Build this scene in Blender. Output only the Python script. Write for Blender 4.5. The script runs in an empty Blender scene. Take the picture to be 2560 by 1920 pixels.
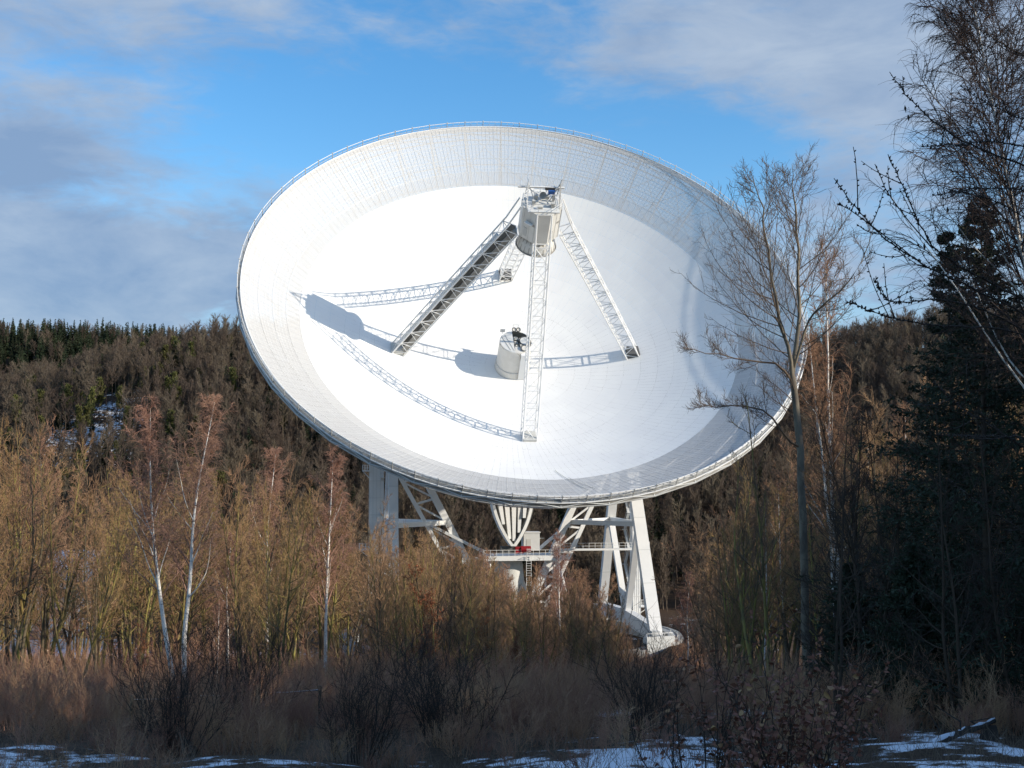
import bpy, math, random
import numpy as np
from mathutils import Matrix, Vector
R = math.radians
SC = bpy.context.scene
COL = SC.collection

# ------------------------------------------------------------------ camera
CAM = np.array([0., 0., 31.]); PITCH = R(4.0); FPX = 3200.0      # focal length in photo pixels (2560 wide)
cd = bpy.data.cameras.new('camera'); cam = bpy.data.objects.new('camera', cd); COL.objects.link(cam)
cam.location = CAM; cam.rotation_euler = (R(90) + PITCH, 0, 0)
cd.sensor_width = 36; cd.lens = FPX / 2560 * 36; cd.clip_start = 0.1; cd.clip_end = 5000
SC.camera = cam
FWD = np.array([0, math.cos(PITCH), math.sin(PITCH)]); UPV = np.array([0, -math.sin(PITCH), math.cos(PITCH)])
def W(px, py, d):
    r = FWD + (px - 1280) / FPX * np.array([1., 0, 0]) + (960 - py) / FPX * UPV
    return CAM + r * (d / r[1])
def X_at(px, d): return (px - 1280) / FPX * d

# ------------------------------------------------------------------ sun and sky
SUN_EL = R(19.6); SUN_AZ = R(111.6)                 # azimuth from +Y towards +X
SUND = np.array([math.sin(SUN_AZ) * math.cos(SUN_EL), math.cos(SUN_AZ) * math.cos(SUN_EL), math.sin(SUN_EL)])
sl = bpy.data.lights.new('sun', 'SUN'); sl.energy = 3.75; sl.angle = R(0.53); sl.color = (1.0, 0.90, 0.75)
so = bpy.data.objects.new('sun', sl); COL.objects.link(so)
so.rotation_euler = Vector(-SUND).to_track_quat('-Z', 'Y').to_euler(); so.location = (60, -40, 90)

world = bpy.data.worlds.new('World'); SC.world = world; world.use_nodes = True
def build_sky():
    nt = world.node_tree; N = nt.nodes; Lk = nt.links; N.clear()
    out = N.new('ShaderNodeOutputWorld'); bg = N.new('ShaderNodeBackground'); bg.inputs[1].default_value = 0.15
    sky = N.new('ShaderNodeTexSky'); sky.sky_type = 'NISHITA'; sky.sun_disc = False
    sky.sun_elevation = SUN_EL; sky.sun_rotation = SUN_AZ; sky.altitude = 400; sky.air_density = 1.0; sky.dust_density = 0.35; sky.ozone_density = 2.2
    tc = N.new('ShaderNodeTexCoord')
    def math_(op, a, b=None, clamp=False):
        n = N.new('ShaderNodeMath'); n.operation = op; n.use_clamp = clamp
        for i, v in enumerate((a, b)):
            if v is None: continue
            if isinstance(v, (int, float)): n.inputs[i].default_value = v
            else: Lk.new(v, n.inputs[i])
        return n.outputs[0]
    # noise, stretched sideways, bends the direction used for the cloud banks
    mp = N.new('ShaderNodeMapping'); mp.inputs['Scale'].default_value = (1.0, 1.0, 2.8); Lk.new(tc.outputs['Generated'], mp.inputs[0])
    def noise(scale, detail, rough, off=0.0, dist=0.0):
        n = N.new('ShaderNodeTexNoise'); n.inputs['Scale'].default_value = scale; n.inputs['Detail'].default_value = detail
        n.inputs['Roughness'].default_value = rough; n.inputs['Distortion'].default_value = dist
        m2 = N.new('ShaderNodeMapping'); m2.inputs['Location'].default_value = (off, off * 1.7, -off); Lk.new(mp.outputs[0], m2.inputs[0]); Lk.new(m2.outputs[0], n.inputs[0])
        return n
    n1 = noise(3.2, 6, 0.55, 3.1, 0.6); n2 = noise(11, 7, 0.6, 7.7, 0.4)
    acc = math_('ADD', math_('MULTIPLY', math_('SUBTRACT', n1.outputs[0], 0.5), 1.9), math_('MULTIPLY', math_('SUBTRACT', n2.outputs[0], 0.5), 1.7))
    n4 = noise(30, 6, 0.62, 4.4, 0.8); acc = math_('ADD', acc, math_('MULTIPLY', math_('SUBTRACT', n4.outputs[0], 0.5), 0.75)); acc = math_('ADD', acc, 0.34)
    # cloud banks and clear gaps seen on the day: direction, width, height, weight
    banks = [(150, 180, .12, .085, .36), (330, 270, .05, .025, .25), (60, 90, .06, .03, -.2), (260, 140, .05, .02, -.2), (520, 60, .10, .05, .25), (120, 640, .16, .062, .75), (40, 380, .055, .030, .60), (520, 540, .10, .03, .15),
             (1900, 190, .20, .06, .55), (2350, 420, .14, .20, .40), (2200, 60, .25, .06, .30), (420, 720, .12, .04, .35),
             (880, 180, .16, .07, -.44), (700, 330, .10, .03, -.35), (1500, 330, .18, .05, -.50), (1800, 400, .07, .035, -.45), (240, 500, .12, .02, -.55), (1330, 120, .10, .05, -.05)]
    for (x, y, sx, sy, w) in banks:
        d = W(x, y, 100.) - CAM; d = d / np.linalg.norm(d)
        s = N.new('ShaderNodeVectorMath'); s.operation = 'SUBTRACT'; Lk.new(tc.outputs['Generated'], s.inputs[0]); s.inputs[1].default_value = tuple(d)
        m = N.new('ShaderNodeVectorMath'); m.operation = 'MULTIPLY'; Lk.new(s.outputs[0], m.inputs[0]); m.inputs[1].default_value = (1 / sx, 1 / sx, 1 / sy)
        l = N.new('ShaderNodeVectorMath'); l.operation = 'LENGTH'; Lk.new(m.outputs[0], l.inputs[0])
        e = math_('POWER', 2.718, math_('MULTIPLY', math_('MULTIPLY', l.outputs['Value'], l.outputs['Value']), -1.0))
        acc = math_('ADD', acc, math_('MULTIPLY', e, w))
    fac = N.new('ShaderNodeMapRange'); fac.interpolation_type = 'SMOOTHSTEP'; Lk.new(acc, fac.inputs[0])
    fac.inputs[1].default_value = -0.12; fac.inputs[2].default_value = 0.95; fac.inputs[3].default_value = 0.02; fac.inputs[4].default_value = 0.92
    # cloud body colour: lavender grey to brighter, by a second noise
    n3 = noise(8.0, 7, 0.6, 1.3, 0.5)
    shade = n3.outputs[0]
    for (x, y, sx, sy, w) in ((40, 375, .06, .028, -.17), (200, 640, .14, .05, -.06), (1950, 200, .2, .05, .10)):
        d = W(x, y, 100.) - CAM; d = d / np.linalg.norm(d)
        q = N.new('ShaderNodeVectorMath'); q.operation = 'SUBTRACT'; Lk.new(tc.outputs['Generated'], q.inputs[0]); q.inputs[1].default_value = tuple(d)
        m = N.new('ShaderNodeVectorMath'); m.operation = 'MULTIPLY'; Lk.new(q.outputs[0], m.inputs[0]); m.inputs[1].default_value = (1 / sx, 1 / sx, 1 / sy)
        l = N.new('ShaderNodeVectorMath'); l.operation = 'LENGTH'; Lk.new(m.outputs[0], l.inputs[0])
        shade = math_('ADD', shade, math_('MULTIPLY', math_('POWER', 2.718, math_('MULTIPLY', math_('MULTIPLY', l.outputs['Value'], l.outputs['Value']), -1.0)), w))
    cr = N.new('ShaderNodeValToRGB'); Lk.new(shade, cr.inputs[0])
    cr.color_ramp.elements[0].position = 0.30; cr.color_ramp.elements[0].color = (1.15, 1.68, 2.6, 1)
    cr.color_ramp.elements[1].position = 0.72; cr.color_ramp.elements[1].color = (2.15, 2.6, 3.25, 1)
    hs = N.new('ShaderNodeHueSaturation'); hs.inputs['Saturation'].default_value = 1.32; hs.inputs['Value'].default_value = 1.0; Lk.new(sky.outputs[0], hs.inputs['Color'])
    mx = N.new('ShaderNodeMix'); mx.data_type = 'RGBA'; Lk.new(fac.outputs[0], mx.inputs[0]); Lk.new(hs.outputs[0], mx.inputs[6]); Lk.new(cr.outputs[0], mx.inputs[7])
    Lk.new(mx.outputs[2], bg.inputs[0]); Lk.new(bg.outputs[0], out.inputs[0])
build_sky()
SC.view_settings.view_transform = 'Standard'; SC.view_settings.look = 'None'; SC.view_settings.gamma = 1; SC.view_settings.use_curve_mapping = False
SC.view_settings.exposure = 0.50
SC.cycles.max_bounces = 8; SC.cycles.diffuse_bounces = 6; SC.cycles.transparent_max_bounces = 16; SC.cycles.use_denoising = True; SC.cycles.denoiser = 'OPENIMAGEDENOISE'; SC.cycles.denoising_input_passes = 'RGB_ALBEDO_NORMAL'; SC.cycles.denoising_prefilter = 'ACCURATE'

# ------------------------------------------------------------------ materials
MAT = {}
def mat(name, base, rough=0.7, var=0.0, vscale=3.0, vstretch=(1, 1, 1), rand=0.0, spec=0.3, metal=0.0, second=None, bump=0.0, lo=0.42, hi=0.58):
    m = bpy.data.materials.new(name); m.use_nodes = True; nt = m.node_tree; N = nt.nodes; L = nt.links
    b = N['Principled BSDF']; b.inputs['Roughness'].default_value = rough; b.inputs['Specular IOR Level'].default_value = spec; b.inputs['Metallic'].default_value = metal
    tc = N.new('ShaderNodeTexCoord'); mp = N.new('ShaderNodeMapping'); mp.inputs['Scale'].default_value = vstretch; L.new(tc.outputs['Object'], mp.inputs[0])
    nz = N.new('ShaderNodeTexNoise'); nz.inputs['Scale'].default_value = vscale; nz.inputs['Detail'].default_value = 5; L.new(mp.outputs[0], nz.inputs[0])
    col = None
    if second is not None:
        mr = N.new('ShaderNodeMapRange'); L.new(nz.outputs[0], mr.inputs[0]); mr.inputs[1].default_value = lo; mr.inputs[2].default_value = hi
        mx = N.new('ShaderNodeMix'); mx.data_type = 'RGBA'; L.new(mr.outputs[0], mx.inputs[0])
        mx.inputs[6].default_value = (*base, 1); mx.inputs[7].default_value = (*second, 1); col = mx.outputs[2]
    hs = N.new('ShaderNodeHueSaturation')
    if col is None: hs.inputs['Color'].default_value = (*base, 1)
    else: L.new(col, hs.inputs['Color'])
    val = None
    def ma(op, a, b_):
        n = N.new('ShaderNodeMath'); n.operation = op
        for i, v in enumerate((a, b_)):
            if isinstance(v, (int, float)): n.inputs[i].default_value = v
            else: L.new(v, n.inputs[i])
        return n.outputs[0]
    v = ma('ADD', ma('MULTIPLY', ma('SUBTRACT', nz.outputs[0], 0.5), var * 2.5), 1.0)
    if rand > 0:
        oi = N.new('ShaderNodeObjectInfo')
        v = ma('MULTIPLY', v, ma('ADD', ma('MULTIPLY', ma('SUBTRACT', oi.outputs['Random'], 0.5), rand), 1.0))
        L.new(ma('ADD', ma('MULTIPLY', ma('SUBTRACT', oi.outputs['Random'], 0.5), rand * 0.06), 0.5), hs.inputs['Hue'])
    L.new(v, hs.inputs['Value']); L.new(hs.outputs[0], b.inputs['Base Color'])
    if bump > 0:
        bp = N.new('ShaderNodeBump'); bp.inputs['Strength'].default_value = bump; L.new(nz.outputs[0], bp.inputs['Height']); L.new(bp.outputs[0], b.inputs['Normal'])
    MAT[name] = m; return m
mat('white_paint', (.80, .80, .79), .55, .06, .35, second=(.74, .745, .74), rand=.03)
mat('dish_paint', (.85, .845, .82), .6, .06, .12, second=(.79, .785, .77), rand=.02)
mat('steel_grey', (.50, .50, .48), .6, .10, 1.2)
mat('steel_pale', (.64, .65, .64), .55, .10, .5, second=(.58, .59, .59))
mat('cabin_paint', (.64, .63, .60), .55, .08, .8, second=(.58, .57, .54))
mat('dark_steel', (.10, .10, .10), .6, .2, 1.5)
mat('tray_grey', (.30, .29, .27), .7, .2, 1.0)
mat('grating', (.36, .36, .35), .7, .2, 3.0)
mat('interior_dark', (.12, .11, .10), .7, .3, 2.0)
mat('mirror_glass', (.75, .78, .80), .12, .02, 1.0, metal=.9)
mat('red_paint', (.26, .012, .018), .45, .1, 2.0)
mat('blue_paint', (.03, .11, .36), .45, .1, 2.0)
mat('concrete', (.36, .37, .37), .85, .18, .5, second=(.28, .29, .29), bump=.15)
mat('snow', (.80, .83, .88), .8, .05, 2.0, bump=.3)
mat('birch_bark', (.80, .76, .69), .75, .10, 2.2, (1.2, 1.2, 14), second=(.07, .06, .055), lo=.62, hi=.66, rand=.1)
mat('birch_twig', (.37, .205, .145), .8, .2, .5, rand=.25)
mat('olive_bark', (.29, .235, .070), .85, .35, 2.5, (1, 1, .4), second=(.105, .082, .048), rand=.45)
mat('olive_twig', (.31, .187, .090), .85, .3, .5, rand=.40)
mat('brown_bark', (.145, .110, .070), .85, .3, 2.0, (1, 1, .4), second=(.08, .062, .04), rand=.4)
mat('brown_twig', (.34, .199, .117), .85, .3, .6, rand=.40)
mat('backlit_birch_twig', (.075, .052, .044), .85, .2, 1.0)  # birch twig seen against the light: its shade is put into the darker colour
mat('ash_bark', (.24, .205, .15), .8, .25, 2.5, (1, 1, .5), second=(.13, .11, .085), bump=.2)
mat('ash_twig', (.135, .098, .070), .8, .2, 1.0)
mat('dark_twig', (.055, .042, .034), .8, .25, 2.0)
mat('shrub_twig', (.46, .255, .155), .85, .35, .7, rand=.5)
mat('far_twig', (.125, .096, .072), .9, .3, .15, rand=.6)
mat('far_spruce', (.030, .044, .022), .9, .3, .3, rand=.5)
mat('far_pine', (.088, .090, .028), .9, .3, .3, rand=.5)
mat('spruce_needle', (.034, .046, .026), .7, .35, 1.5, rand=.2)
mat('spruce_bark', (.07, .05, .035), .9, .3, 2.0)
mat('dead_leaf', (.155, .052, .022), .8, .35, 6.0, rand=.6)
mat('orange_leaf', (.30, .105, .035), .8, .3, 4.0, rand=.5)
mat('beech_leaf', (.36, .185, .10), .7, .4, 5.0, rand=.8)
mat('dry_grass', (.24, .18, .12), .9, .3, 1.0, rand=.4)
mat('log_bark', (.05, .04, .032), .9, .3, 3.0, bump=.4)
mat('wall_render', (.62, .60, .55), .85, .06, 1.0)
mat('window_glass', (.03, .035, .04), .1, .05, 1.0, spec=.6)

def wire_mesh(name, opacity, base):
    m = bpy.data.materials.new(name); m.use_nodes = True; nt = m.node_tree; N = nt.nodes; L = nt.links
    b = N['Principled BSDF']; b.inputs['Base Color'].default_value = (*base, 1); b.inputs['Roughness'].default_value = .6; b.inputs['Specular IOR Level'].default_value = .2
    t = N.new('ShaderNodeBsdfTransparent'); mx = N.new('ShaderNodeMixShader'); mx.inputs[0].default_value = opacity
    L.new(t.outputs[0], mx.inputs[1]); L.new(b.outputs[0], mx.inputs[2]); L.new(mx.outputs[0], N['Material Output'].inputs[0])
    MAT[name] = m
wire_mesh('wire_mesh', .72, (.68, .68, .675)); wire_mesh('perforated', .82, (.64, .64, .635))
mat('panel_frame', (.66, .66, .65), .6, .04, .5)

def ground_material():
    m = bpy.data.materials.new('winter_ground'); m.use_nodes = True; nt = m.node_tree; N = nt.nodes; L = nt.links; b = N['Principled BSDF']; b.inputs['Roughness'].default_value = .9; b.inputs['Specular IOR Level'].default_value = .15
    tc = N.new('ShaderNodeTexCoord')
    def nz(s, d=6, r=.6):
        n = N.new('ShaderNodeTexNoise'); n.inputs['Scale'].default_value = s; n.inputs['Detail'].default_value = d; n.inputs['Roughness'].default_value = r; L.new(tc.outputs['Object'], n.inputs[0]); return n
    a = nz(.075, 4, .55); c = nz(.9, 8, .7); e = nz(5, 6, .7); big = nz(.02, 2)
    litter = N.new('ShaderNodeValToRGB'); L.new(e.outputs[0], litter.inputs[0])
    litter.color_ramp.elements[0].position = .3; litter.color_ramp.elements[0].color = (.028, .020, .014, 1); litter.color_ramp.elements[1].position = .75; litter.color_ramp.elements[1].color = (.11, .068, .042, 1)
    def ma(op, x, y):
        n = N.new('ShaderNodeMath'); n.operation = op
        for i, v in enumerate((x, y)):
            if isinstance(v, (int, float)): n.inputs[i].default_value = v
            else: L.new(v, n.inputs[i])
        return n.outputs[0]
    at = N.new('ShaderNodeAttribute'); at.attribute_name = 'snow_depth'
    s = ma('ADD', ma('ADD', ma('MULTIPLY', a.outputs[0], .55), ma('MULTIPLY', c.outputs[0], .80)), at.outputs['Fac'])
    mr = N.new('ShaderNodeMapRange'); mr.interpolation_type = 'SMOOTHSTEP'; L.new(s, mr.inputs[0]); mr.inputs[1].default_value = .79; mr.inputs[2].default_value = .84
    mx = N.new('ShaderNodeMix'); mx.data_type = 'RGBA'; L.new(mr.outputs[0], mx.inputs[0]); L.new(litter.outputs[0], mx.inputs[6]); mx.inputs[7].default_value = (.80, .83, .88, 1)
    L.new(mx.outputs[2], b.inputs['Base Color'])
    bp = N.new('ShaderNodeBump'); bp.inputs['Strength'].default_value = .5; bp.inputs['Distance'].default_value = .1; L.new(ma('ADD', ma('MULTIPLY', e.outputs[0], .5), mr.outputs[0]), bp.inputs['Height']); L.new(bp.outputs[0], b.inputs['Normal'])
    MAT['winter_ground'] = m
ground_material()

# ------------------------------------------------------------------ mesh helpers
def tag(o, label, cat, group=None, kind=None):
    if label: o['label'] = label
    if cat: o['category'] = cat
    if group: o['group'] = group
    if kind: o['kind'] = kind
    return o
def link(o, parent=None, M=None):
    COL.objects.link(o)
    if parent is not None: o.parent = parent
    if M is not None: o.matrix_basis = M
    return o
def empty(name, loc=(0, 0, 0), rot=(0, 0, 0)):
    o = bpy.data.objects.new(name, None); COL.objects.link(o); o.location = loc; o.rotation_euler = rot; o.empty_display_size = .3; return o
def rowwise(v): return np.ascontiguousarray(np.asarray(v, np.float64))
class MB:
    """collects bars, tubes and faces into one mesh"""
    def __init__(s): s.v = []; s.f = []; s.m = []; s.n = 0; s.mi = 0
    def add(s, verts, faces):
        s.v.append(np.asarray(verts, float).reshape(-1, 3)); s.f.append([tuple(int(i) + s.n for i in q) for q in faces]); s.m.append([s.mi] * len(faces)); s.n += len(s.v[-1])
    def box(s, c, size, axes=None):
        ax = np.eye(3) if axes is None else np.asarray(axes, float); c = np.asarray(c, float); h = np.asarray(size, float) / 2
        P = [c + sx * h[0] * ax[0] + sy * h[1] * ax[1] + sz * h[2] * ax[2] for sz in (-1, 1) for sy in (-1, 1) for sx in (-1, 1)]
        s.add(P, [(0, 2, 3, 1), (4, 5, 7, 6), (0, 1, 5, 4), (2, 6, 7, 3), (0, 4, 6, 2), (1, 3, 7, 5)])
    def bar(s, a, b, w, h=None, ref=None):
        a = np.asarray(a, float); b = np.asarray(b, float); d = b - a; L = np.linalg.norm(d); d = d / max(L, 1e-9)
        r = np.array([0, 0, 1.]) if ref is None else np.asarray(ref, float)
        if abs(d @ r) > .97: r = np.array([1., 0, 0])
        x = np.cross(d, r); x /= np.linalg.norm(x); y = np.cross(x, d)
        s.box((a + b) / 2, (w, h or w, L), (x, y, d))
    def tube(s, pts, rad, n=6, closed=False, cap=True):
        P = np.asarray(pts, float); m = len(P); rad = np.broadcast_to(np.asarray(rad, float), (m,))
        if closed: T = np.roll(P, -1, 0) - np.roll(P, 1, 0)
        else: T = np.gradient(P, axis=0)
        T = T / np.linalg.norm(T, axis=1, keepdims=True)
        ref = np.array([0, 0, 1.]); ref = ref if np.abs(T @ ref).mean() < .9 else np.array([1., 0, 0])
        x = np.cross(T, ref); x /= np.linalg.norm(x, axis=1, keepdims=True); y = np.cross(T, x)
        a = np.arange(n) / n * 2 * np.pi
        V = P[:, None] + rad[:, None, None] * (np.cos(a)[None, :, None] * x[:, None] + np.sin(a)[None, :, None] * y[:, None])
        F = []
        for i in range(m if closed else m - 1):
            j = (i + 1) % m
            for k in range(n): F.append((i * n + k, i * n + (k + 1) % n, j * n + (k + 1) % n, j * n + k))
        if cap and not closed: F += [tuple(range(n))[::-1], tuple((m - 1) * n + k for k in range(n))]
        s.add(V.reshape(-1, 3), F)
    def lathe(s, prof, n=40, axis=None, cap0=False, cap1=False, a0=0, a1=2 * math.pi):
        full = abs(a1 - a0 - 2 * math.pi) < 1e-6; k = n if full else n + 1
        ang = a0 + np.arange(k) / n * (a1 - a0); V = []
        for (r, h) in prof: V += [(r * math.cos(t), r * math.sin(t), h) for t in ang]
        F = []
        for i in range(len(prof) - 1):
            for j in range(n):
                j2 = (j + 1) % k; F.append((i * k + j, i * k + j2, (i + 1) * k + j2, (i + 1) * k + j))
        if cap0: F.append(tuple(range(k))[::-1])
        if cap1: F.append(tuple((len(prof) - 1) * k + j for j in range(k)))
        s.add(V, F)
    def data(s, name, mats, smooth=False):
        me = bpy.data.meshes.new(name)
        V = np.concatenate(s.v) if s.v else np.zeros((0, 3)); F = [q for g in s.f for q in g]
        me.from_pydata(V.tolist(), [], F)
        for mm in mats: me.materials.append(MAT[mm])
        if len(mats) > 1: me.polygons.foreach_set('material_index', np.array([i for g in s.m for i in g], np.int32))
        if smooth: me.polygons.foreach_set('use_smooth', np.ones(len(F), bool))
        me.update(); return me
    def build(s, name, mats, parent=None, M=None, smooth=False):
        mats = [mats] if isinstance(mats, str) else mats
        return link(bpy.data.objects.new(name, s.data(name, mats, smooth)), parent, M)

# ------------------------------------------------------------------ terrain
def sstep(a, b, x): t = np.clip((np.asarray(x, float) - a) / (b - a), 0, 1); return t * t * (3 - 2 * t)
def wav(x, y):
    return (np.sin(x * .021 + 1.3) * np.cos(y * .017 + .4) * 1.0 + np.sin(x * .053 - y * .041 + 2) * .45 + np.sin(x * .11 + y * .13) * .2)
def ground_z(x, y):
    x = np.asarray(x, float); y = np.asarray(y, float)
    s = 29.4 - .1500 * y
    s = np.where(y < 0, 29.4 - .05 * y, s)
    k = 2.0; base = k * np.logaddexp(s / k, -2.2 / k)                                   # eases into the level valley floor
    base = base + wav(x, y) * .35 * sstep(8, 60, np.hypot(x, y - 5)) * (1 - .8 * sstep(200, 215, y) * (1 - sstep(285, 320, y)))
    base = base + .16 * np.sin(x * .9 + y * .4) * np.cos(y * .7 - x * .2) * sstep(6, 14, y) * (1 - sstep(60, 90, y))
    rr = np.hypot(x + .63, y - 248.65); base = base + 2.6 * sstep(33.3, 35.5, rr) * (1 - sstep(46, 60, rr)) * sstep(22, 29, x + .63)      # banked earth against the ring wall
    xa = np.array([-400, -250, -200, -165, -140, -118, -100, -60, 0, 60, 105, 130, 150, 200, 260, 400]); ha = np.array([44, 50, 56, 63, 71, 76, 78, 77, 80, 76, 69, 76, 82, 84, 82, 70])
    A = np.interp(x, xa, ha) * sstep(275, 500, y) ** .9 * (1 - .45 * sstep(510, 640, y))
    xb = np.array([-700, -330, -250, -180, -120, -60, 0, 100, 400]); hb = np.array([110, 110, 108, 101, 97, 95, 88, 62, 60])
    B = np.interp(x, xb, hb) * sstep(560, 770, y)
    hill = np.maximum(A, B) + wav(x * 1.3, y * 1.3) * 2.2 * sstep(300, 420, y)
    return base + np.maximum(hill, 0)
def build_ground():
    xs = np.concatenate([np.arange(-1500, -300, 60), np.arange(-300, -60, 8), np.arange(-60, 60, 1.0), np.arange(60, 300, 8), np.arange(300, 1501, 60)])
    ys = np.concatenate([np.arange(-300, -20, 20), np.arange(-20, 0, 4), np.arange(0, 80, .8), np.arange(80, 240, 3), np.arange(240, 860, 8), np.arange(860, 2400, 70)])
    Xg, Yg = np.meshgrid(xs, ys); Zg = ground_z(Xg, Yg); nx, ny = len(xs), len(ys)
    me = bpy.data.meshes.new('ground'); V = np.stack([Xg, Yg, Zg], -1).reshape(-1, 3)
    i = np.arange((ny - 1) * nx).reshape(ny - 1, nx)[:, :-1].ravel(); Q = np.stack([i, i + 1, i + nx + 1, i + nx], -1)
    fill(me, V, Q); me.materials.append(MAT['winter_ground']); me.polygons.foreach_set('use_smooth', np.ones(len(Q), bool))
    sn = np.full(Xg.shape, -.02); sn -= .10 * sstep(286, 330, Yg)
    for cx, cy, sx, sy, w in ((-7.5, 21, 4, 3.2, .16), (-2.0, 20, 4, 2.2, .10), (2.6, 20.5, 2.0, 2.4, .17), (.2, 24, 3, 2, .12), (7.0, 20.5, 2.6, 2.6, .14), (3.0, 25.5, 1.6, 4, .15), (9.2, 26, 2.2, 4.5, .18), (-9, 25, 2.5, 3, .14), (6.3, 42, 4.5, 9, .22), (-132, 402, 22, 34, .28), (-104, 352, 14, 16, .12), (-46, 320, 16, 18, .10), (62, 330, 16, 20, .14), (-75, 170, 26, 30, .25), (-95, 232, 40, 18, .35)):
        sn += w * np.exp(-((Xg - cx) / sx) ** 2 - ((Yg - cy) / sy) ** 2)
    sn -= .20 * sstep(26, 34, Yg) * (1 - sstep(120, 150, Yg)) * (1 - np.exp(-((Xg - 6.3) / 5) ** 2 - ((Yg - 42) / 10) ** 2))
    at = me.attributes.new('snow_depth', 'FLOAT', 'POINT'); at.data.foreach_set('value', sn.astype(np.float32).ravel())
    o = link(bpy.data.objects.new('ground', me)); tag(o, 'snow-dusted brown hillside falling to the valley and rising again', 'ground', kind='structure')
def fill(me, V, Q):
    V = np.asarray(V, np.float32); Q = np.asarray(Q, np.int32); k = Q.shape[1]
    me.vertices.add(len(V)); me.vertices.foreach_set('co', V.ravel()); me.loops.add(Q.size); me.loops.foreach_set('vertex_index', Q.ravel())
    me.polygons.add(len(Q)); me.polygons.foreach_set('loop_start', np.arange(0, Q.size, k, dtype=np.int32)); me.polygons.foreach_set('loop_total', np.full(len(Q), k, np.int32))
    me.update(calc_edges=True)
build_ground()

# ------------------------------------------------------------------ the radio telescope
AZ = R(8.4); EL = R(41.63)
Fv = np.array([math.sin(AZ) * math.cos(EL), -math.cos(AZ) * math.cos(EL), math.sin(EL)]); Ev = np.array([math.cos(AZ), math.sin(AZ), 0]); Uv = np.cross(Fv, Ev)
if Uv[2] < 0: Uv = -Uv
VX = np.array([.35, 242., 51.]); AXC = VX - 9 * Fv; AX0 = np.array([AXC[0], AXC[1], 0.]); Gv = np.array([math.sin(AZ), -math.cos(AZ), 0])
def frame(o, x, y, z): return Matrix(((x[0], y[0], z[0], o[0]), (x[1], y[1], z[1], o[1]), (x[2], y[2], z[2], o[2]), (0, 0, 0, 1)))
tele = empty('radio_telescope', AX0); tag(tele, 'huge white radio telescope dish with four lattice legs on a white steel mount', 'radio telescope')
TI = Matrix.Translation(Vector(AX0)).inverted()
DM = TI @ frame(VX, Ev, Uv, Fv)                        # dish frame: e, u, h
AM = TI @ frame(AX0, Ev, -Gv, np.array([0, 0, 1.]))    # mount frame: e, -g, z
def par(r): return r * r / 120.0
def pt(r, th, dh=0.0): return np.array([r * math.cos(th), r * math.sin(th), par(r) + dh])

def solid_reflector():
    rng = np.random.default_rng(5); b = MB(); edges = [3.0, 5.5, 8.5, 11.5, 14.5, 17.5, 20.5, 23.5, 26.5, 29.3, 32.0, 34.7, 37.4, 40.0]
    V = []; Q = []; n0 = 0
    for i in range(len(edges) - 1):
        r0, r1 = edges[i], edges[i + 1]; n = 48 if r1 < 12 else (96 if r1 < 24 else 192); g = .006
        for k in range(n):
            a0 = 2 * math.pi * k / n + g / r1; a1 = 2 * math.pi * (k + 1) / n - g / r1; tilt = rng.normal(0, .0022, 2)
            nr = 3; na = 3 if n < 192 else 2
            rr = np.linspace(r0 + g, r1 - g, nr); aa = np.linspace(a0, a1, na); A, Rr = np.meshgrid(aa, rr)
            z = par(Rr) + tilt[0] * (Rr - (r0 + r1) / 2) + tilt[1] * (A - (a0 + a1) / 2) * Rr
            V.append(np.stack([Rr * np.cos(A), Rr * np.sin(A), z], -1).reshape(-1, 3))
            for p in range(nr - 1):
                for q in range(na - 1):
                    j = n0 + p * na + q; Q.append((j, j + 1, j + na + 1, j + na))
            n0 += nr * na
    me = bpy.data.meshes.new('reflector'); fill(me, np.concatenate(V), Q); me.materials.append(MAT['dish_paint']); me.polygons.foreach_set('use_smooth', np.ones(len(Q), bool))
    o = link(bpy.data.objects.new('reflector', me), tele, DM); o['kind'] = 'stuff'; o['label'] = 'smooth white inner bowl of fitted aluminium panels'; return o
REFL = solid_reflector()
RINGS = [(40.0, 42.35), (42.35, 44.7), (44.7, 47.1), (47.1, 50.0)]; NP = 192
def panel_geo(b, r0, r1, dense, a_off=0.0, opaque=None):
    w = 2 * math.pi / NP; a0 = a_off - w / 2; a1 = a_off + w / 2; g = .02
    def strip(ra, rb, ta, tb, dh, nr=2, nt=2):
        rr = np.linspace(ra, rb, nr); tt = np.linspace(ta, tb, nt); P = [pt(r, t, dh) for r in rr for t in tt]
        b.add(P, [(i * nt + j, i * nt + j + 1, (i + 1) * nt + j + 1, (i + 1) * nt + j) for i in range(nr - 1) for j in range(nt - 1)])
    b.mi = 1; strip(r0 + g, r1 - g, a0 + g / r1, a1 - g / r1, 0, 4, 3)
    b.mi = 0; bw = .06
    for ra, rb in ((r0 + g, r0 + g + bw), (r1 - g - bw, r1 - g)): strip(ra, rb, a0 + g / r1, a1 - g / r1, .05, 2, 3)
    for ta, tb in ((a0 + g / r1, a0 + (g + bw) / r1), (a1 - (g + bw) / r1, a1 - g / r1)): strip(r0 + g + bw, r1 - g - bw, ta, tb, .05, 3, 2)
    if dense:
        for q in (.25, .5, .75): t = a0 + q * w; strip(r0 + .2, r1 - .2, t - .02 / r1, t + .02 / r1, .04, 2, 2)
    else:
        strip(r0 + .13, r1 - .13, a_off - .03 / r1, a_off + .03 / r1, .04, 2, 2)
        for q in (.25, .5, .75): r = r0 + q * (r1 - r0); strip(r - .03, r + .03, a0 + .13 / r1, a1 - .13 / r1, .035, 2, 2)
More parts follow.
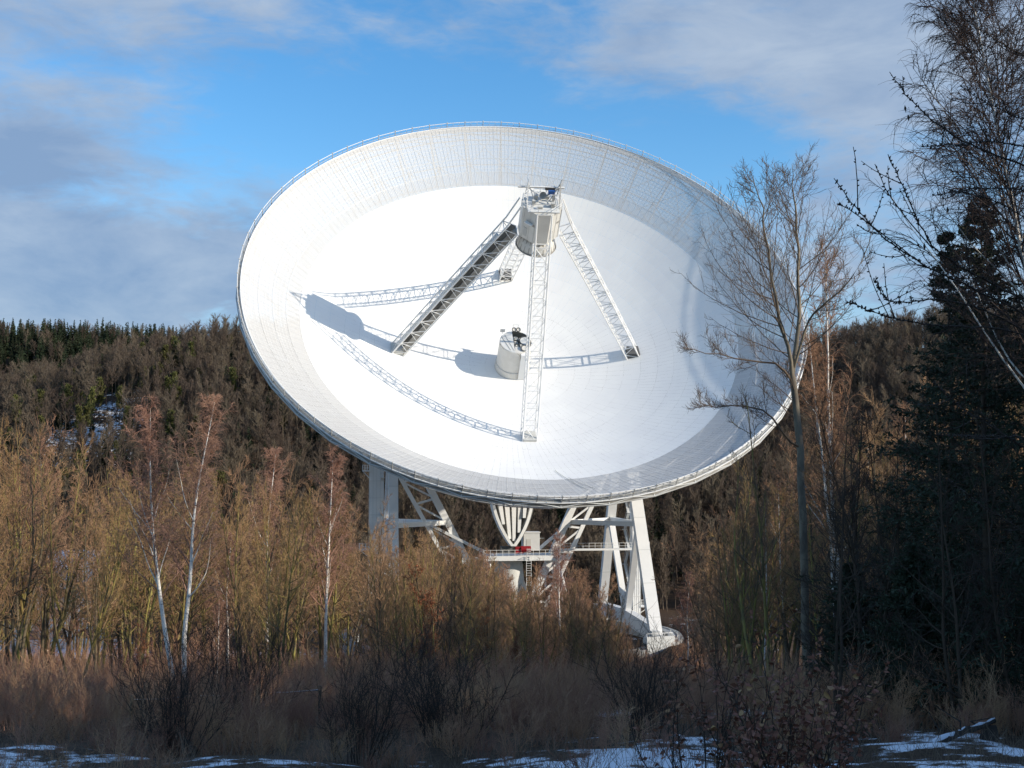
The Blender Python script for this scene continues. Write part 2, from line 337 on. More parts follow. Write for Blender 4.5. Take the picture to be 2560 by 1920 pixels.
def mesh_panels():
    rest = {True: MB(), False: MB()}
    for i, (r0, r1) in enumerate(RINGS):
        dense = i == 0; b = MB(); panel_geo(b, r0, r1, dense); me = b.data('mesh_panel', ['panel_frame', 'perforated' if dense else 'wire_mesh'])
        ks = list(range(NP)) if i == 3 else sorted(range(NP), key=lambda k: -math.sin(2 * math.pi * (k + .5) / NP))[:108] if i == 2 else []
        for k in ks: link(bpy.data.objects.new('mesh_panel', me), REFL, Matrix.Rotation(2 * math.pi * (k + .5) / NP, 4, 'Z'))
        for k in set(range(NP)) - set(ks): panel_geo(rest[dense], r0, r1, dense, 2 * math.pi * (k + .5) / NP)
    for d, mm in ((True, 'perforated'), (False, 'wire_mesh')):
        o = rest[d].build('perforated_panel_ring' if d else 'mesh_panel_rings', ['panel_frame', mm], REFL, Matrix()); o['kind'] = 'stuff'
mesh_panels()

def back_structure():
    b = MB(); NR = 42; rs = [6, 14, 22, 30, 38, 44, 50.2]
    def low(r): return np.interp(r, [6, 30, 44, 50.2], [-8.5, -1.5, 11.0, 18.9])
    for k in range(NR):
        t = 2 * math.pi * (k + .5) / NR
        for i in range(len(rs) - 1):
            p0, p1 = pt(rs[i], t, -.35), pt(rs[i + 1], t, -.35)
            q0 = np.array([rs[i] * math.cos(t), rs[i] * math.sin(t), low(rs[i])]); q1 = np.array([rs[i + 1] * math.cos(t), rs[i + 1] * math.sin(t), low(rs[i + 1])])
            b.bar(p0, p1, .13); b.bar(q0, q1, .16); b.bar(q0, p1, .1); b.bar(p1, q1, .1)
    for r in rs:
        for k in range(NR):
            t0 = 2 * math.pi * (k + .5) / NR; t1 = t0 + 2 * math.pi / NR
            b.bar(pt(r, t0, -.35), pt(r, t1, -.35), .13)
            q0 = np.array([r * math.cos(t0), r * math.sin(t0), low(r)]); q1 = np.array([r * math.cos(t1), r * math.sin(t1), low(r)])
            b.bar(q0, q1, .15)
            if r > 36: b.bar(q0, pt(r, t1, -.35), .10)
    for i in range(3, len(rs) - 1):
        for k in range(NR):
            t0 = 2 * math.pi * (k + .5) / NR; t1 = t0 + 2 * math.pi / NR
            b.bar(pt(rs[i], t0, -.4), pt(rs[i + 1], t1, -.4), .085); b.bar(pt(rs[i], t1, -.4), pt(rs[i + 1], t0, -.4), .085)
    o = b.build('back_structure', 'white_paint', tele, DM); o['kind'] = 'stuff'
    # elevation hub behind the bowl
    h = MB(); h.lathe([(5.5, -.5), (6.5, -4), (6.5, -9), (3, -12)], 24, cap1=True); h.bar((-22, 0, -9), (22, 0, -9), 3.0, 3.0); h.build('elevation_hub', 'steel_pale', tele, DM)
back_structure()

def rim_walkway():
    NS = 84; h0 = par(50.0); n = 168; hw = h0 - .8; RR = 50.55
    ring = lambda r, h, m=n: [(r * math.cos(2 * math.pi * k / m), r * math.sin(2 * math.pi * k / m), h) for k in range(m)]
    b = MB(); b.lathe([(49.75, hw), (RR, hw)], NS); b.lathe([(RR, hw - .08), (49.75, hw - .08)], NS)
    walk = b.build('rim_walkway', 'grating', tele, DM)
    b = MB(); b.tube(ring(50.02, h0 + .05), .09, 6, True); b.build('rim_edge', 'white_paint', walk, Matrix())
    b = MB(); b.tube(ring(RR, h0 + .82, NS), .06, 5, True); b.build('top_rail', 'white_paint', walk, Matrix())
    b = MB(); b.tube(ring(RR, h0 + .1, NS), .045, 5, True); b.build('middle_rail', 'steel_grey', walk, Matrix())
    b = MB(); b.tube(ring(RR + .05, hw + .06, NS), .11, 5, True); b.build('kick_rail', 'white_paint', walk, Matrix())
    pb = MB(); pb.bar((RR, 0, hw - .1), (RR, 0, h0 + 1.0), .11); pb.bar((RR - .15, 0, h0 + .92), (RR + .2, 0, h0 + 1.0), .09); pm = pb.data('rail_post', ['steel_grey'])
    tb = MB()
    for k in range(NS):
        link(bpy.data.objects.new('rail_post', pm), walk, Matrix.Rotation(2 * math.pi * k / NS, 4, 'Z'))
        for q in (1, 2):
            t = 2 * math.pi * (k + q / 3) / NS; c, s_ = math.cos(t), math.sin(t); rr = RR * math.cos(math.pi / NS) / math.cos((q / 3 - .5) * 2 * math.pi / NS)
            tb.bar((rr * c, rr * s_, hw), (rr * c, rr * s_, h0 + .82), .055)
    o = tb.build('rail_stanchions', 'white_paint', walk, Matrix()); o['kind'] = 'stuff'
    t = MB(); NT = 42; p = lambda r, h, a: np.array([r * math.cos(a), r * math.sin(a), h])
    for k in range(NT):
        a0 = 2 * math.pi * (k + .5) / NT; a1 = a0 + 2 * math.pi / NT; am = (a0 + a1) / 2
        t.bar(p(50.8, hw - .75, a0), p(50.8, hw - .75, a1), .17); t.bar(p(50.8, hw - .75, a0), p(50.6, hw - .05, am), .14); t.bar(p(50.6, hw - .05, am), p(50.8, hw - .75, a1), .14)
        t.bar(p(49.9, h0 - .6, a0), p(50.8, hw - .75, a0), .14); t.bar(p(49.2, h0 - 2.6, a0), p(50.8, hw - .75, a0), .12); t.bar(p(49.2, h0 - 2.6, a0), p(49.2, h0 - 2.6, a1), .16); t.bar(p(49.2, h0 - 2.6, a0), p(50.8, hw - .75, a1), .1)
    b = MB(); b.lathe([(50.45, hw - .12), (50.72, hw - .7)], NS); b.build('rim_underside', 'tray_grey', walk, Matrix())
    o = t.build('rim_truss', 'steel_pale', walk, Matrix()); o['kind'] = 'stuff'
rim_walkway()

def support_legs():
    for q, phi in enumerate((-90, 0, 90, 180)):
        ph = R(phi); er = np.array([math.cos(ph), math.sin(ph), 0]); et = np.array([-math.sin(ph), math.cos(ph), 0]); ez = np.array([0, 0, 1.])
        hw = 1.25
        def P(r, h, t): return er * r + ez * h + et * t + np.array([.55 * np.clip((h - 4) / 28, 0, 1), 0, 0])
        # outer chords bend up to the cabin roof, inner chords reach the cabin floor
        outer = [(23.4, par(23.4) - .2), (14.1, 20.2), (5.6, 34.4), (3.7, 38.6)]; inner = [(21.3, par(21.3) - .3), (12.1, 18.9), (3.7, 32.6)]
        def along(line, s):
            s = s * (len(line) - 1) if False else s
            L = np.array(line, float); d = np.r_[0, np.cumsum(np.hypot(*np.diff(L, axis=0).T))]; x = s * d[-1]
            return np.interp(x, d, L[:, 0]), np.interp(x, d, L[:, 1])
        leg = MB()
        for t in (-hw, hw):
            leg.tube([P(r, h, t) for r, h in outer], .14, 6); leg.tube([P(r, h, t) for r, h in inner], .14, 6)
        lo = leg.build('support_leg', 'white_paint', tele, DM)
        br = MB(); NB = 11
        for i in range(NB + 1):
            s = i / NB; (ro, ho), (ri, hi) = along(outer, s * .86), along(inner, s)
            o0, o1, i0, i1 = P(ro, ho, -hw), P(ro, ho, hw), P(ri, hi, -hw), P(ri, hi, hw)
            br.bar(o0, o1, .12); br.bar(i0, i1, .12); br.bar(o0, i0, .12); br.bar(o1, i1, .12)
            if i < NB:
                s2 = (i + 1) / NB; (r2, h2), (r3, h3) = along(outer, s2 * .86), along(inner, s2)
                br.bar(o0, P(r2, h2, hw), .065); br.bar(o1, P(r2, h2, -hw), .065); br.bar(i0, P(r3, h3, hw), .065); br.bar(i1, P(r3, h3, -hw), .065)
                sm = (i + .5) / NB; rm, hm = along(inner, sm)
                for t in (-hw, hw): br.bar(P(ro, ho, t), P(rm, hm, t), .09); br.bar(P(rm, hm, t), P(r2, h2, t), .09)
        o = br.build('bracing', 'white_paint', lo, Matrix()); o['kind'] = 'stuff'
        sh = MB(); (r0, h0), (r1, h1) = outer[0], inner[0]; rc, hc = (r0 + r1) / 2, (h0 + h1) / 2
        sh.box(P(rc, hc + .4, 0), (2.2, 2.3, 1.4), (er, et, ez)); sh.build('foot_housing', 'dark_steel' if q in (1, 2) else 'steel_grey', lo, Matrix())
        if phi == 180:                       # the enclosed stairway runs up inside this leg
            st = MB()
            for s0 in np.linspace(0, .97, 26):
                (ra, ha), (rb, hb) = along(inner, s0), along(inner, min(1, s0 + .04)); d = np.array([rb - ra, hb - ha]); nrm = np.array([-d[1], d[0]]) / np.linalg.norm(d); nrm = nrm if nrm[0] > 0 else -nrm
                for t, w, off in ((-1.0, .10, .55), (.85, .10, .55)): st.bar(P(ra + nrm[0] * off, ha + nrm[1] * off, t), P(rb + nrm[0] * off, hb + nrm[1] * off, t), w, 1.05, ref=er * nrm[0] + ez * nrm[1])
                st.bar(P(ra + nrm[0] * .1, ha + nrm[1] * .1, -.1), P(rb + nrm[0] * .1, hb + nrm[1] * .1, -.1), 1.9, .1, ref=er * nrm[0] + ez * nrm[1])
            st.build('stairway_trough', 'tray_grey', lo, Matrix())
            sp = MB(); (ra, ha), (rb, hb) = along(outer, .02), along(outer, .80); sp.tube([P(ra - .5, ha - .4, -.55), P(rb - .5, hb - .4, -.55)], .38, 8); sp.build('duct', 'steel_pale', lo, Matrix())
support_legs()

def focus_cabin():
    OFF = Matrix.Translation((.55, 0, 0)); b = MB()
    # chamfered square: narrow faces towards the legs
    oct_ = []
    wide, nar = 3.35, 1.15
    for k in range(4):
        a = R(90 * k); er = np.array([math.cos(a), math.sin(a)]); et = np.array([-math.sin(a), math.cos(a)])
        oct_ += [er * wide - et * nar, er * wide + et * nar]
    z0, z1 = 32.4, 38.4
    V = [(p[0], p[1], z) for z in (z0, z1) for p in oct_]; b.add(V, [(i, (i + 1) % 8, 8 + (i + 1) % 8, 8 + i) for i in range(8)] + [tuple(range(8))[::-1], tuple(range(8, 16))])
    body = b.build('focus_cabin', 'cabin_paint', tele, DM @ OFF)
    I = Matrix()
    b = MB(); b.lathe([(1.4, 32.4), (2.6, 32.1), (3.1, 31.3), (3.35, 30.2), (3.42, 29.6), (3.3, 29.55), (3.1, 30.3), (2.3, 31.3), (0.1, 31.9)], 48); b.build('secondary_reflector', 'cabin_paint', body, I, True)
    b = MB(); b.tube([(3.45 * math.cos(t), 3.45 * math.sin(t), 29.7) for t in np.linspace(0, 2 * math.pi, 48, endpoint=False)], .14, 6, True); b.build('reflector_rim', 'tray_grey', body, I)
    b = MB()
    for k in range(24):
        t = 2 * math.pi * k / 24; c, s = math.cos(t), math.sin(t); b.bar((2.75 * c, 2.75 * s, 32.3), (3.42 * c, 3.42 * s, 29.9), .1)
    o = b.build('reflector_ribs', 'tray_grey', body, I); o['kind'] = 'stuff'
    # wall details: door, vents, seams
    def face(k):      # wide face k between octagon corners 2k+1 and 2k+2
        p, q = oct_[2 * k + 1], oct_[(2 * k + 2) % 8]; c = (p + q) / 2; t = (q - p) / np.linalg.norm(q - p); n = np.array([t[1], -t[0]]); n = n if n @ c > 0 else -n; return c, t, n
    for k in (2, 3):
        c, t, n = face(k)
        for (tt, zz, w, hh, nm, mm) in ((-.5, 33.9, .75, 1.7, 'cabin_door', 'steel_grey'), (.9, 35.9, .8, .35, 'vent', 'tray_grey')):
            b = MB(); p = c + t * tt + n * .03; b.box((p[0], p[1], zz), (w, .09, hh), ((t[0], t[1], 0), (n[0], n[1], 0), (0, 0, 1))); b.build(nm, mm, body, I)
        b = MB()
        for s_ in (-1.1, .2, 1.3): p = c + t * s_ + n * .02; b.box((p[0], p[1], 35.4), (.05, .05, 5.8), ((t[0], t[1], 0), (n[0], n[1], 0), (0, 0, 1)))
        b.build('wall_seams', 'steel_grey', body, I)['kind'] = 'stuff'
    c, t, n = face(2); b = MB(); p = c + t * (.2) + n * .3; b.box((p[0], p[1], 36.1), (1.5, .55, .14), ((t[0], t[1], 0), (n[0], n[1], 0), (0, 0, 1))); b.build('door_canopy', 'white_paint', body, I)
    b = MB(); b.box((0, 0, z1 + .12), (5.4, 5.4, .18)); b.build('roof_deck', 'steel_pale', body, I)
    b = MB()
    for i in range(8):
        p, q = oct_[i] * .97, oct_[(i + 1) % 8] * .97
        for z in (z1 + .65, z1 + 1.15): b.bar((*p, z), (*q, z), .06)
        b.bar((*p, z1), (*p, z1 + 1.15), .07); m = (p + q) / 2; b.bar((*m, z1), (*m, z1 + 1.15), .05)
    b.build('roof_railing', 'white_paint', body, I)
    for sgn in (-1, 1):
        b = MB(); e = 2.75 * sgn; tip = (e * 1.0, .6, 42.2)
        b.bar((e, -1.6, z1), tip, .17); b.bar((e, 2.2, z1), tip, .17); b.bar((e * .45, .6, z1), tip, .14); b.bar((e, -.7, 39.9), (e, 1.4, 39.9), .1); b.bar((e * .2, .6, 39.6), (e, .6, 41.2), .1)
        b.bar(tip, (e * 1.03, .6, 43.0), .09); b.build('mast', 'white_paint' if sgn < 0 else 'steel_grey', body, I)
    b = MB(); b.bar((-4.4, .6, 41.3), (3.5, .6, 41.3), .22, .3); beam = b.build('crane_beam', 'white_paint', body, I)
    b = MB(); b.box((1.1, .6, 41.15), (1.7, .5, .5)); b.build('hoist_cover', 'dark_steel', beam, I)
    b = MB(); b.box((1.35, .3, 40.65), (1.1, .6, .65)); b.build('hoist_motor', 'blue_paint', beam, I)
    b = MB(); b.lathe([(.05, 0), (.4, .06), (.62, .22)], 20); b.lathe([(.64, .22), (.4, .03), (.05, -.05)], 20); b.lathe([(.12, -.05), (.1, -.7)], 8)
    b.build('roof_dish_antenna', 'tray_grey', body, Matrix.Translation((-.1, -.4, 40.3)) @ Matrix.Rotation(R(35), 4, 'X') @ Matrix.Rotation(R(-30), 4, 'Y'))
    b = MB(); rg = random.Random(3)
    for (x, y, sx, sy, sz) in ((-1.6, -.6, .5, .5, .9), (1.6, -1.2, .6, .6, .9), (.7, 1.3, 1.2, .7, .6), (-.6, -1.8, .8, .4, .5), (1.9, .4, .35, .35, 1.4), (-1.0, 1.2, .6, .9, .8)): b.box((x, y, z1 + .2 + sz / 2), (sx, sy, sz))
    b.build('roof_equipment', 'steel_grey', body, I)['kind'] = 'stuff'
    b = MB(); b.bar((-1.8, -1.2, z1 + .3), (1.6, 1.0, z1 + 1.6), .1); b.bar((1.4, -1.4, z1 + .3), (-.4, 1.4, z1 + 1.7), .1); b.bar((2.3, -1.3, z1 + .2), (1.6, .4, z1 + 2.6), .08); b.bar((-2.0, -1.5, 39.3), (1.8, -1.5, 39.3), .08)
    b.build('roof_struts', 'steel_grey', body, I)['kind'] = 'stuff'
focus_cabin()

def vertex_cabin():
    OM = DM @ Matrix.Translation((-.35, 0, 0)); I = Matrix(); H = 6.6; b = MB()
    b.lathe([(3.28, -.1), (3.28, 1.5), (3.12, 1.52), (3.05, H), (2.85, H + .1)], 40); body = b.build('vertex_cabin', 'cabin_paint', tele, OM, False)
    b = MB()
    for k in range(30):
        t = 2 * math.pi * k / 30; c, s = math.cos(t), math.sin(t); b.bar((3.3 * c, 3.3 * s, 0), (3.3 * c, 3.3 * s, 1.5), .07)
    b.build('skirt_ribs', 'steel_pale', body, I)['kind'] = 'stuff'
    b = MB(); b.tube([(3.3 * math.cos(t), 3.3 * math.sin(t), .08) for t in np.linspace(0, 2 * math.pi, 40, endpoint=False)], .08, 5, True); b.build('foot_ring', 'steel_grey', body, I)
    # roof: left half closed by two leaves, right half open onto the receivers
    def arc(r, a0, a1, n=16): return [(r * math.cos(t), r * math.sin(t)) for t in np.linspace(R(a0), R(a1), n)]
    b = MB(); P = arc(2.95, 100, 262); b.add([(x, y, H + .12) for x, y in P] + [(x, y, H + .02) for x, y in P], [tuple(range(16)), tuple(range(16, 32))[::-1]] + [(i, i + 1, 17 + i, 16 + i) for i in range(15)] + [(15, 0, 16, 31)]); b.build('roof_leaf', 'steel_pale', body, I)
    b = MB(); P = arc(2.95, 262, 320, 10) + [(-.3, -1.3)]; n = len(P); b.add([(x, y, H + .10) for x, y in P] + [(x, y, H - .02) for x, y in P], [tuple(range(n)), tuple(range(n, 2 * n))[::-1]] + [(i, (i + 1) % n, n + (i + 1) % n, n + i) for i in range(n)]); b.build('roof_leaf', 'cabin_paint', body, I)
    b = MB(); b.lathe([(2.9, 3.6), (.02, 3.6)], 32); b.build('receiver_floor', 'interior_dark', body, I)
    b = MB(); b.lathe([(2.98, H), (2.94, 3.6)], 32); b.build('inner_wall', 'tray_grey', body, I)
    for (x, y, z, s) in ((.1, .6, 4.9, .8), (.9, .4, 4.7, .6), (.2, -.5, 5.0, .55), (1.0, -.6, 5.2, .5), (.1, 1.6, 5.1, .9), (1.0, 1.5, 4.9, .7)):
        b = MB(); b.box((x, y, z), (s, s * .8, 2.0)); q = b.build('receiver_box', 'steel_grey', body, I)
        b = MB(); b.lathe([(.06, 1.0), (.16 + s * .12, 1.22)], 12); b.build('feed_horn', 'cabin_paint', q, Matrix.Translation((x, y, z)))
    def mirror(x, y, z, r, tilt):
        M = Matrix.Translation((x, y, z)) @ Matrix.Rotation(R(tilt), 4, 'X')
        b = MB(); b.tube([(r * math.cos(t), r * math.sin(t), 0) for t in np.linspace(0, 2 * math.pi, 24, endpoint=False)], .09, 6, True); q = b.build('tertiary_mirror', 'dark_steel', body, M)
        b = MB(); b.lathe([(r, .02), (.01, -.05)], 24); b.build('mirror_face', 'steel_pale' if r > .9 else 'cabin_paint', q, I)
        b = MB(); b.bar((0, 0, -.05), (0, -.1, -1.0), .12); b.build('mirror_stalk', 'steel_grey', q, I)
    mirror(-.05, 3.1, H + .35, .36, 30); mirror(.75, 3.1, H + .35, .36, 30); mirror(1.35, -2.1, H + .45, .58, 20); mirror(1.75, .6, H - .2, .95, 10)
    b = MB(); b.bar((-.2, 3.3, H), (-.3, 3.5, H + 1.2), .07); b.bar((.6, 3.3, H), (.7, 3.5, H + 1.2), .07); b.bar((-.4, 3.5, H + 1.2), (.9, 3.5, H + 1.2), .06); b.build('mirror_bracket', 'steel_pale', body, I)
    b = MB(); b.box((1.5, -2.95, 3.3), (1.6, 1.0, 6.2), None); b.build('cable_duct', 'white_paint', body, I)
    b = MB(); b.bar((-2.6, 1.5, H + .14), (-1.2, -2.4, H + .14), .12, .12); b.bar((-1.9, 1.9, H + .14), (-.6, -2.5, H + .14), .1, .1); b.build('leaf_stiffener', 'steel_grey', body, I)
    b = MB(); b.box((-2.3, 2.6, H + .5), (.9, .08, .7)); b.bar((-2.3, 2.6, H - .3), (-2.3, 2.6, H + .3), .08); b.build('roof_hatch', 'steel_pale', body, I)
    b = MB()
    for t in (-3.0,): b.tube([(t, -1.0, H + .1), (t - .2, -1.2, H + .6), (t + .1, -1.7, H + .7), (t + .5, -2.1, H + .1)], .05, 5)
    b.build('cable_loop', 'tray_grey', body, I); b = MB(); b.tube([(0, -3.15, H), (.6, -3.3, H - .6), (.75, -3.3, H - 2), (.7, -3.35, .4)], .06, 5); b.build('cable_loop', 'tray_grey', body, I)
    b = MB(); p0 = (2.1, -35.6); p1 = (5.0, -46.4)
    b.tube([(p0[0] + (p1[0] - p0[0]) * s, p0[1] + (p1[1] - p0[1]) * s, par(math.hypot(p0[0] + (p1[0] - p0[0]) * s, p0[1] + (p1[1] - p0[1]) * s)) + .12) for s in np.linspace(0, 1, 12)], .04, 5)
    b.tube([(p0[0] + (p1[0] + 1.2 - p0[0]) * s, p0[1] + (p1[1] + .6 - p0[1]) * s, par(math.hypot(p0[0] + (p1[0] + 1.2 - p0[0]) * s, p0[1] + (p1[1] + .6 - p0[1]) * s)) + .12) for s in np.linspace(.35, 1, 8)], .03, 5)
    b.build('safety_rope', 'steel_grey', tele, DM)
vertex_cabin()

def mount():
    I = Matrix(); CE, CG = 23.2, 22.6
    def A(e, g, z): return np.array([e, -g, z])
    bz = 45.0
    for s in (-1, 1):
        brg = A(s * 22.5, 0, bz)
        for g, w in ((CG, 2.2 if s > 0 else 1.7), (-CG, 1.75 if s > 0 else 1.2)):
            foot = A(s * CE, g, 1.6); b = MB(); d = foot - brg
            b.bar(brg + d * .02, foot, w, 1.5, ref=(1, 0, 0) if False else (0, 1, 0)); leg = b.build('tower_leg', 'white_paint', tele, AM)
            b = MB()
            for t in np.linspace(.25, .92, 6): p = brg + d * t; b.bar(p - d / np.linalg.norm(d) * .06, p + d / np.linalg.norm(d) * .06, w + .05, 1.55, ref=(0, 1, 0))
            b.build('splice_bands', 'steel_pale', leg, I)['kind'] = 'stuff'
            b = MB(); b.box(A(s * CE, g, .9), (3.6, 5.2, 1.7)); b.box(A(s * CE, g, 1.9), (2.4, 3.4, .8))
            bog = b.build('wheel_truck', 'steel_pale', tele, AM)
            for q in (-1.7, -.6, .6, 1.7):
                b = MB(); M = Matrix.Translation(Vector(A(s * CE + 0, g + q, .35))) @ Matrix.Rotation(R(90), 4, 'Y'); b.lathe([(.05, 1.95), (.5, 1.95), (.55, 1.85), (.55, -1.85), (.5, -1.95), (.05, -1.95)], 18); b.build('wheel', 'dark_steel', bog, M)
            b = MB(); b.box(A(s * (CE - .6), g * 1.06, 2.6), (1.5, 1.5, 1.4)); b.build('drive_box', 'steel_pale', bog, I)
        b = MB(); b.lathe([(.1, 2.2), (2.0, 2.2), (2.0, -2.2), (.1, -2.2)], 24); b.build('elevation_bearing', 'steel_pale', tele, AM @ Matrix.Translation(Vector(brg)) @ Matrix.Rotation(R(90), 4, 'Y'))
        # base beam and the inverted V brace standing on it
        b = MB(); b.bar(A(s * CE, CG - 1.5, 2.6), A(s * CE, 0, 3.4), 1.5, 2.6); b.bar(A(s * CE, -CG + 1.5, 2.6), A(s * CE, 0, 3.4), 1.5, 2.6); b.build('base_beam', 'white_paint', tele, AM)
        for g in (1, -1):
            t = .53; p = brg + (A(s * CE, g * CG, 1.6) - brg) * t; b = MB(); b.bar(p, A(s * CE, g * .8, 4.2), 1.15, 1.0, ref=(0, 1, 0)); b.build('tower_brace', 'white_paint', tele, AM)
        # level frame at mid height tying both legs to the lattice strut
        pn, pf = [brg + (A(s * CE, g * CG, 1.6) - brg) * .54 for g in (1, -1)]; inn = A(s * 12.2, 0, 21.6)
        for a_, b_, w in ((pn, pf, 1.0), (pn, inn, .8), (pf, inn, .8)): b = MB(); b.bar(a_, b_, w * .8, w * 1.1); b.build('level_tie', 'white_paint', tele, AM)
        # lift and stair shaft
        ce = 25.0 if s > 0 else -25.5; b = MB(); wd = 1.5 if s > 0 else 2.7
        b.box(A(ce, 0, 24), (wd, 2.4, 45)); sh = b.build('lift_shaft', 'white_paint', tele, AM)
        b = MB()
        for x in np.linspace(-wd / 2, wd / 2, 5): b.bar(A(ce + x, 1.22, 2), A(ce + x, 1.22, 46), .06)
        for z in np.arange(4, 46, 3.2): b.bar(A(ce - wd / 2, 1.24, z), A(ce + wd / 2, 1.24, z), .07)
        b.build('shaft_ribs', 'steel_pale', sh, I)['kind'] = 'stuff'
        lad = ce + (1.35 if s < 0 else -1.35)
        b = MB(); zz = np.arange(3, 44, 3.4)
        for i, z in enumerate(zz[:-1]):
            d0 = -1.0 if i % 2 else 1.0; b.bar(A(lad - .3, d0 * 1.6, z), A(lad - .3, -d0 * 1.6, z + 3.4), .5, .12)
            b.bar(A(lad - .55, d0 * 1.6, z + 1), A(lad - .55, -d0 * 1.6, z + 4.4), .05); b.bar(A(lad - .05, d0 * 1.6, z + 1), A(lad - .05, -d0 * 1.6, z + 4.4), .05); b.box(A(lad - .3, -d0 * 1.9, z + 3.4), (.9, .7, .08))
        b.build('stair_flights', 'steel_pale', sh, I)['kind'] = 'stuff'
        for z, ln in ((31.5, 1.3), (16.6, 1.8), (5.2, 2.2)):
            b = MB(); c = ce + s * (wd / 2 + ln / 2); b.box(A(c, .3, z), (ln, 2.2, .25))
            for g in (-.8, 1.4):
                for zr in (.55, 1.1): b.bar(A(c - ln / 2, g, z + zr), A(c + ln / 2, g, z + zr), .05)
                for x in np.linspace(-ln / 2, ln / 2, 4): b.bar(A(c + x, g, z), A(c + x, g, z + 1.1), .06)
            for zr in (.55, 1.1): b.bar(A(c + s * ln / 2, -.8, z + zr), A(c + s * ln / 2, 1.4, z + zr), .05)
            b.bar(A(c - s * ln / 2, .3, z - 1.4), A(c + s * ln / 2, .3, z), .12); b.build('balcony', 'white_paint', tele, AM)
        # lattice strut from the bearing down to the centre
        if s > 0: c0, c1, e0, e1 = (21.8, 45), (2.2, 1.5), (25.6, 44), (5.4, 1.5)
        else: c0, c1, e0, e1 = (-23.6, 44), (1.0 - 3.6, 4), (-27.6, 42), (-6.2, 4)
        c0, c1, e0, e1 = [A(x, 0, z) for x, z in (c0, c1, e0, e1)]
        b = MB(); b.bar(c0, c1, 1.3, 1.3, ref=(0, 1, 0)); st = b.build('lattice_strut', 'white_paint', tele, AM)
        b = MB(); b.bar(e0, e1, .75, .6, ref=(0, 1, 0)); b.build('strut_chord', 'white_paint', st, I)
        n = 9
        for i in range(n):
            p0, p1 = c0 + (c1 - c0) * (i / n), c0 + (c1 - c0) * ((i + 1) / n); q0, q1 = e0 + (e1 - e0) * (i / n), e0 + (e1 - e0) * ((i + 1) / n)
            b = MB(); b.bar((p0), (q0), .4); b.build('strut_rung', 'white_paint', st, I); b = MB(); b.bar(q0, p1, .34); b.build('strut_diagonal', 'white_paint', st, I)
    # centre platform with its legs
    b = MB(); b.box(A(2.2, 1.5, 15.0), (15.5, 7.5, .9)); plat = b.build('centre_platform', 'white_paint', tele, AM)
    for p0, p1 in ((A(-9.0, 2, 14.5), A(-4.5, 3.4, 15.2)), (A(-16, 0, 21.6), A(-6, 2, 16.5)), (A(5.5, 2, 16.5), A(12.2, 0, 21.6))): b = MB(); b.bar(p0, p1, .5, .5); b.build('platform_tie', 'white_paint', plat, I)
    def rail(b, a, c, n):
        a = np.array(a); c = np.array(c)
        for zr in (.55, 1.1): b.bar(a + (0, 0, zr), c + (0, 0, zr), .06)
        for i in range(n + 1): p = a + (c - a) * i / n; b.bar(p, p + (0, 0, 1.1), .07)
    b = MB(); rail(b, A(-5.4, 5.2, 15.45), A(9.8, 5.2, 15.45), 13); rail(b, A(-5.4, 5.2, 15.45), A(-5.4, -2, 15.45), 6); b.build('platform_railing', 'white_paint', plat, I)
    b = MB()
    for x, x2 in ((-4, -8), (8.5, 12)): b.bar(A(x, 4, 14.6), A(x2, 8, 1.0), .6, .6); b.bar(A(x, -1, 14.6), A(x2, -8, 1.0), .6, .6)
    b.bar(A(-9.2, 2.5, 15), A(-9.2, 2.5, 9), .3); b.bar(A(6.4, 4.4, 15), A(6.4, 4.4, 9.5), .3); b.build('platform_props', 'white_paint', plat, I)
    b = MB(); b.lathe([(6.5, .3), (5.2, 4.0), (3.0, 10.5), (2.6, 14.5)], 28); b.build('pintle_cone', 'steel_grey', tele, AM, True)
    b = MB(); b.bar(A(2.6, 5.5, 15.4), A(2.6, 5.5, 9.8), .08); b.bar(A(3.5, 5.5, 15.4), A(3.5, 5.5, 9.8), .08)
    for z in np.arange(10, 16.8, .45): b.bar(A(2.6, 5.5, z), A(3.5, 5.5, z), .06)
    for z in (15.4, 16.6): b.tube([A(2.6, 5.5, z), A(2.6, 6.2, z), A(3.5, 6.2, z), A(3.5, 5.5, z)], .05, 5)
    b.build('cage_ladder', 'white_paint', plat, I)
    b = MB(); b.box(A(4.0, 1.6, 18.0), (3.1, 3.0, 3.4)); hut = b.build('control_hut', 'steel_pale', tele, AM)
    b = MB(); b.box(A(4.0, 1.6, 19.78), (3.4, 3.3, .16)); b.build('hut_roof', 'white_paint', hut, I)
    b = MB(); b.box(A(3.4, 3.12, 17.5), (.9, .06, 2.0)); b.build('hut_door', 'steel_grey', hut, I)
    b = MB(); b.bar(A(5.6, 2, 18.6), A(6.6, 2, 18.6), .12); b.build('hut_pipe', 'steel_grey', hut, I)
    b = MB(); b.bar(A(8, 2.6, 16.4), A(27.0, 2.6, 16.4), 1.4, .35); cat = b.build('catwalk', 'white_paint', tele, AM)
    b = MB(); rail(b, A(8, 3.3, 16.55), A(27.0, 3.3, 16.55), 16); rail(b, A(27, 3.3, 16.55), A(27, 1.9, 16.55), 2); b.build('catwalk_railing', 'white_paint', cat, I)
    # elevation gear: pointed hull of two rims with plates between
    b = MB(); n = 15; Pl, Pr = [], []
    for i in range(n):
        t = i / (n - 1); w = 3.5 * (1 - t ** 2.0) + .10; z = 27.5 - 9.8 * t; g = 4.2 + 1.6 * math.sin(t * 1.4)
        Pl.append(A(.1 - w, g, z)); Pr.append(A(.1 + w, g, z))
    Pl = np.array(Pl); Pr = np.array(Pr); back = np.array([0, 3.4, 0])
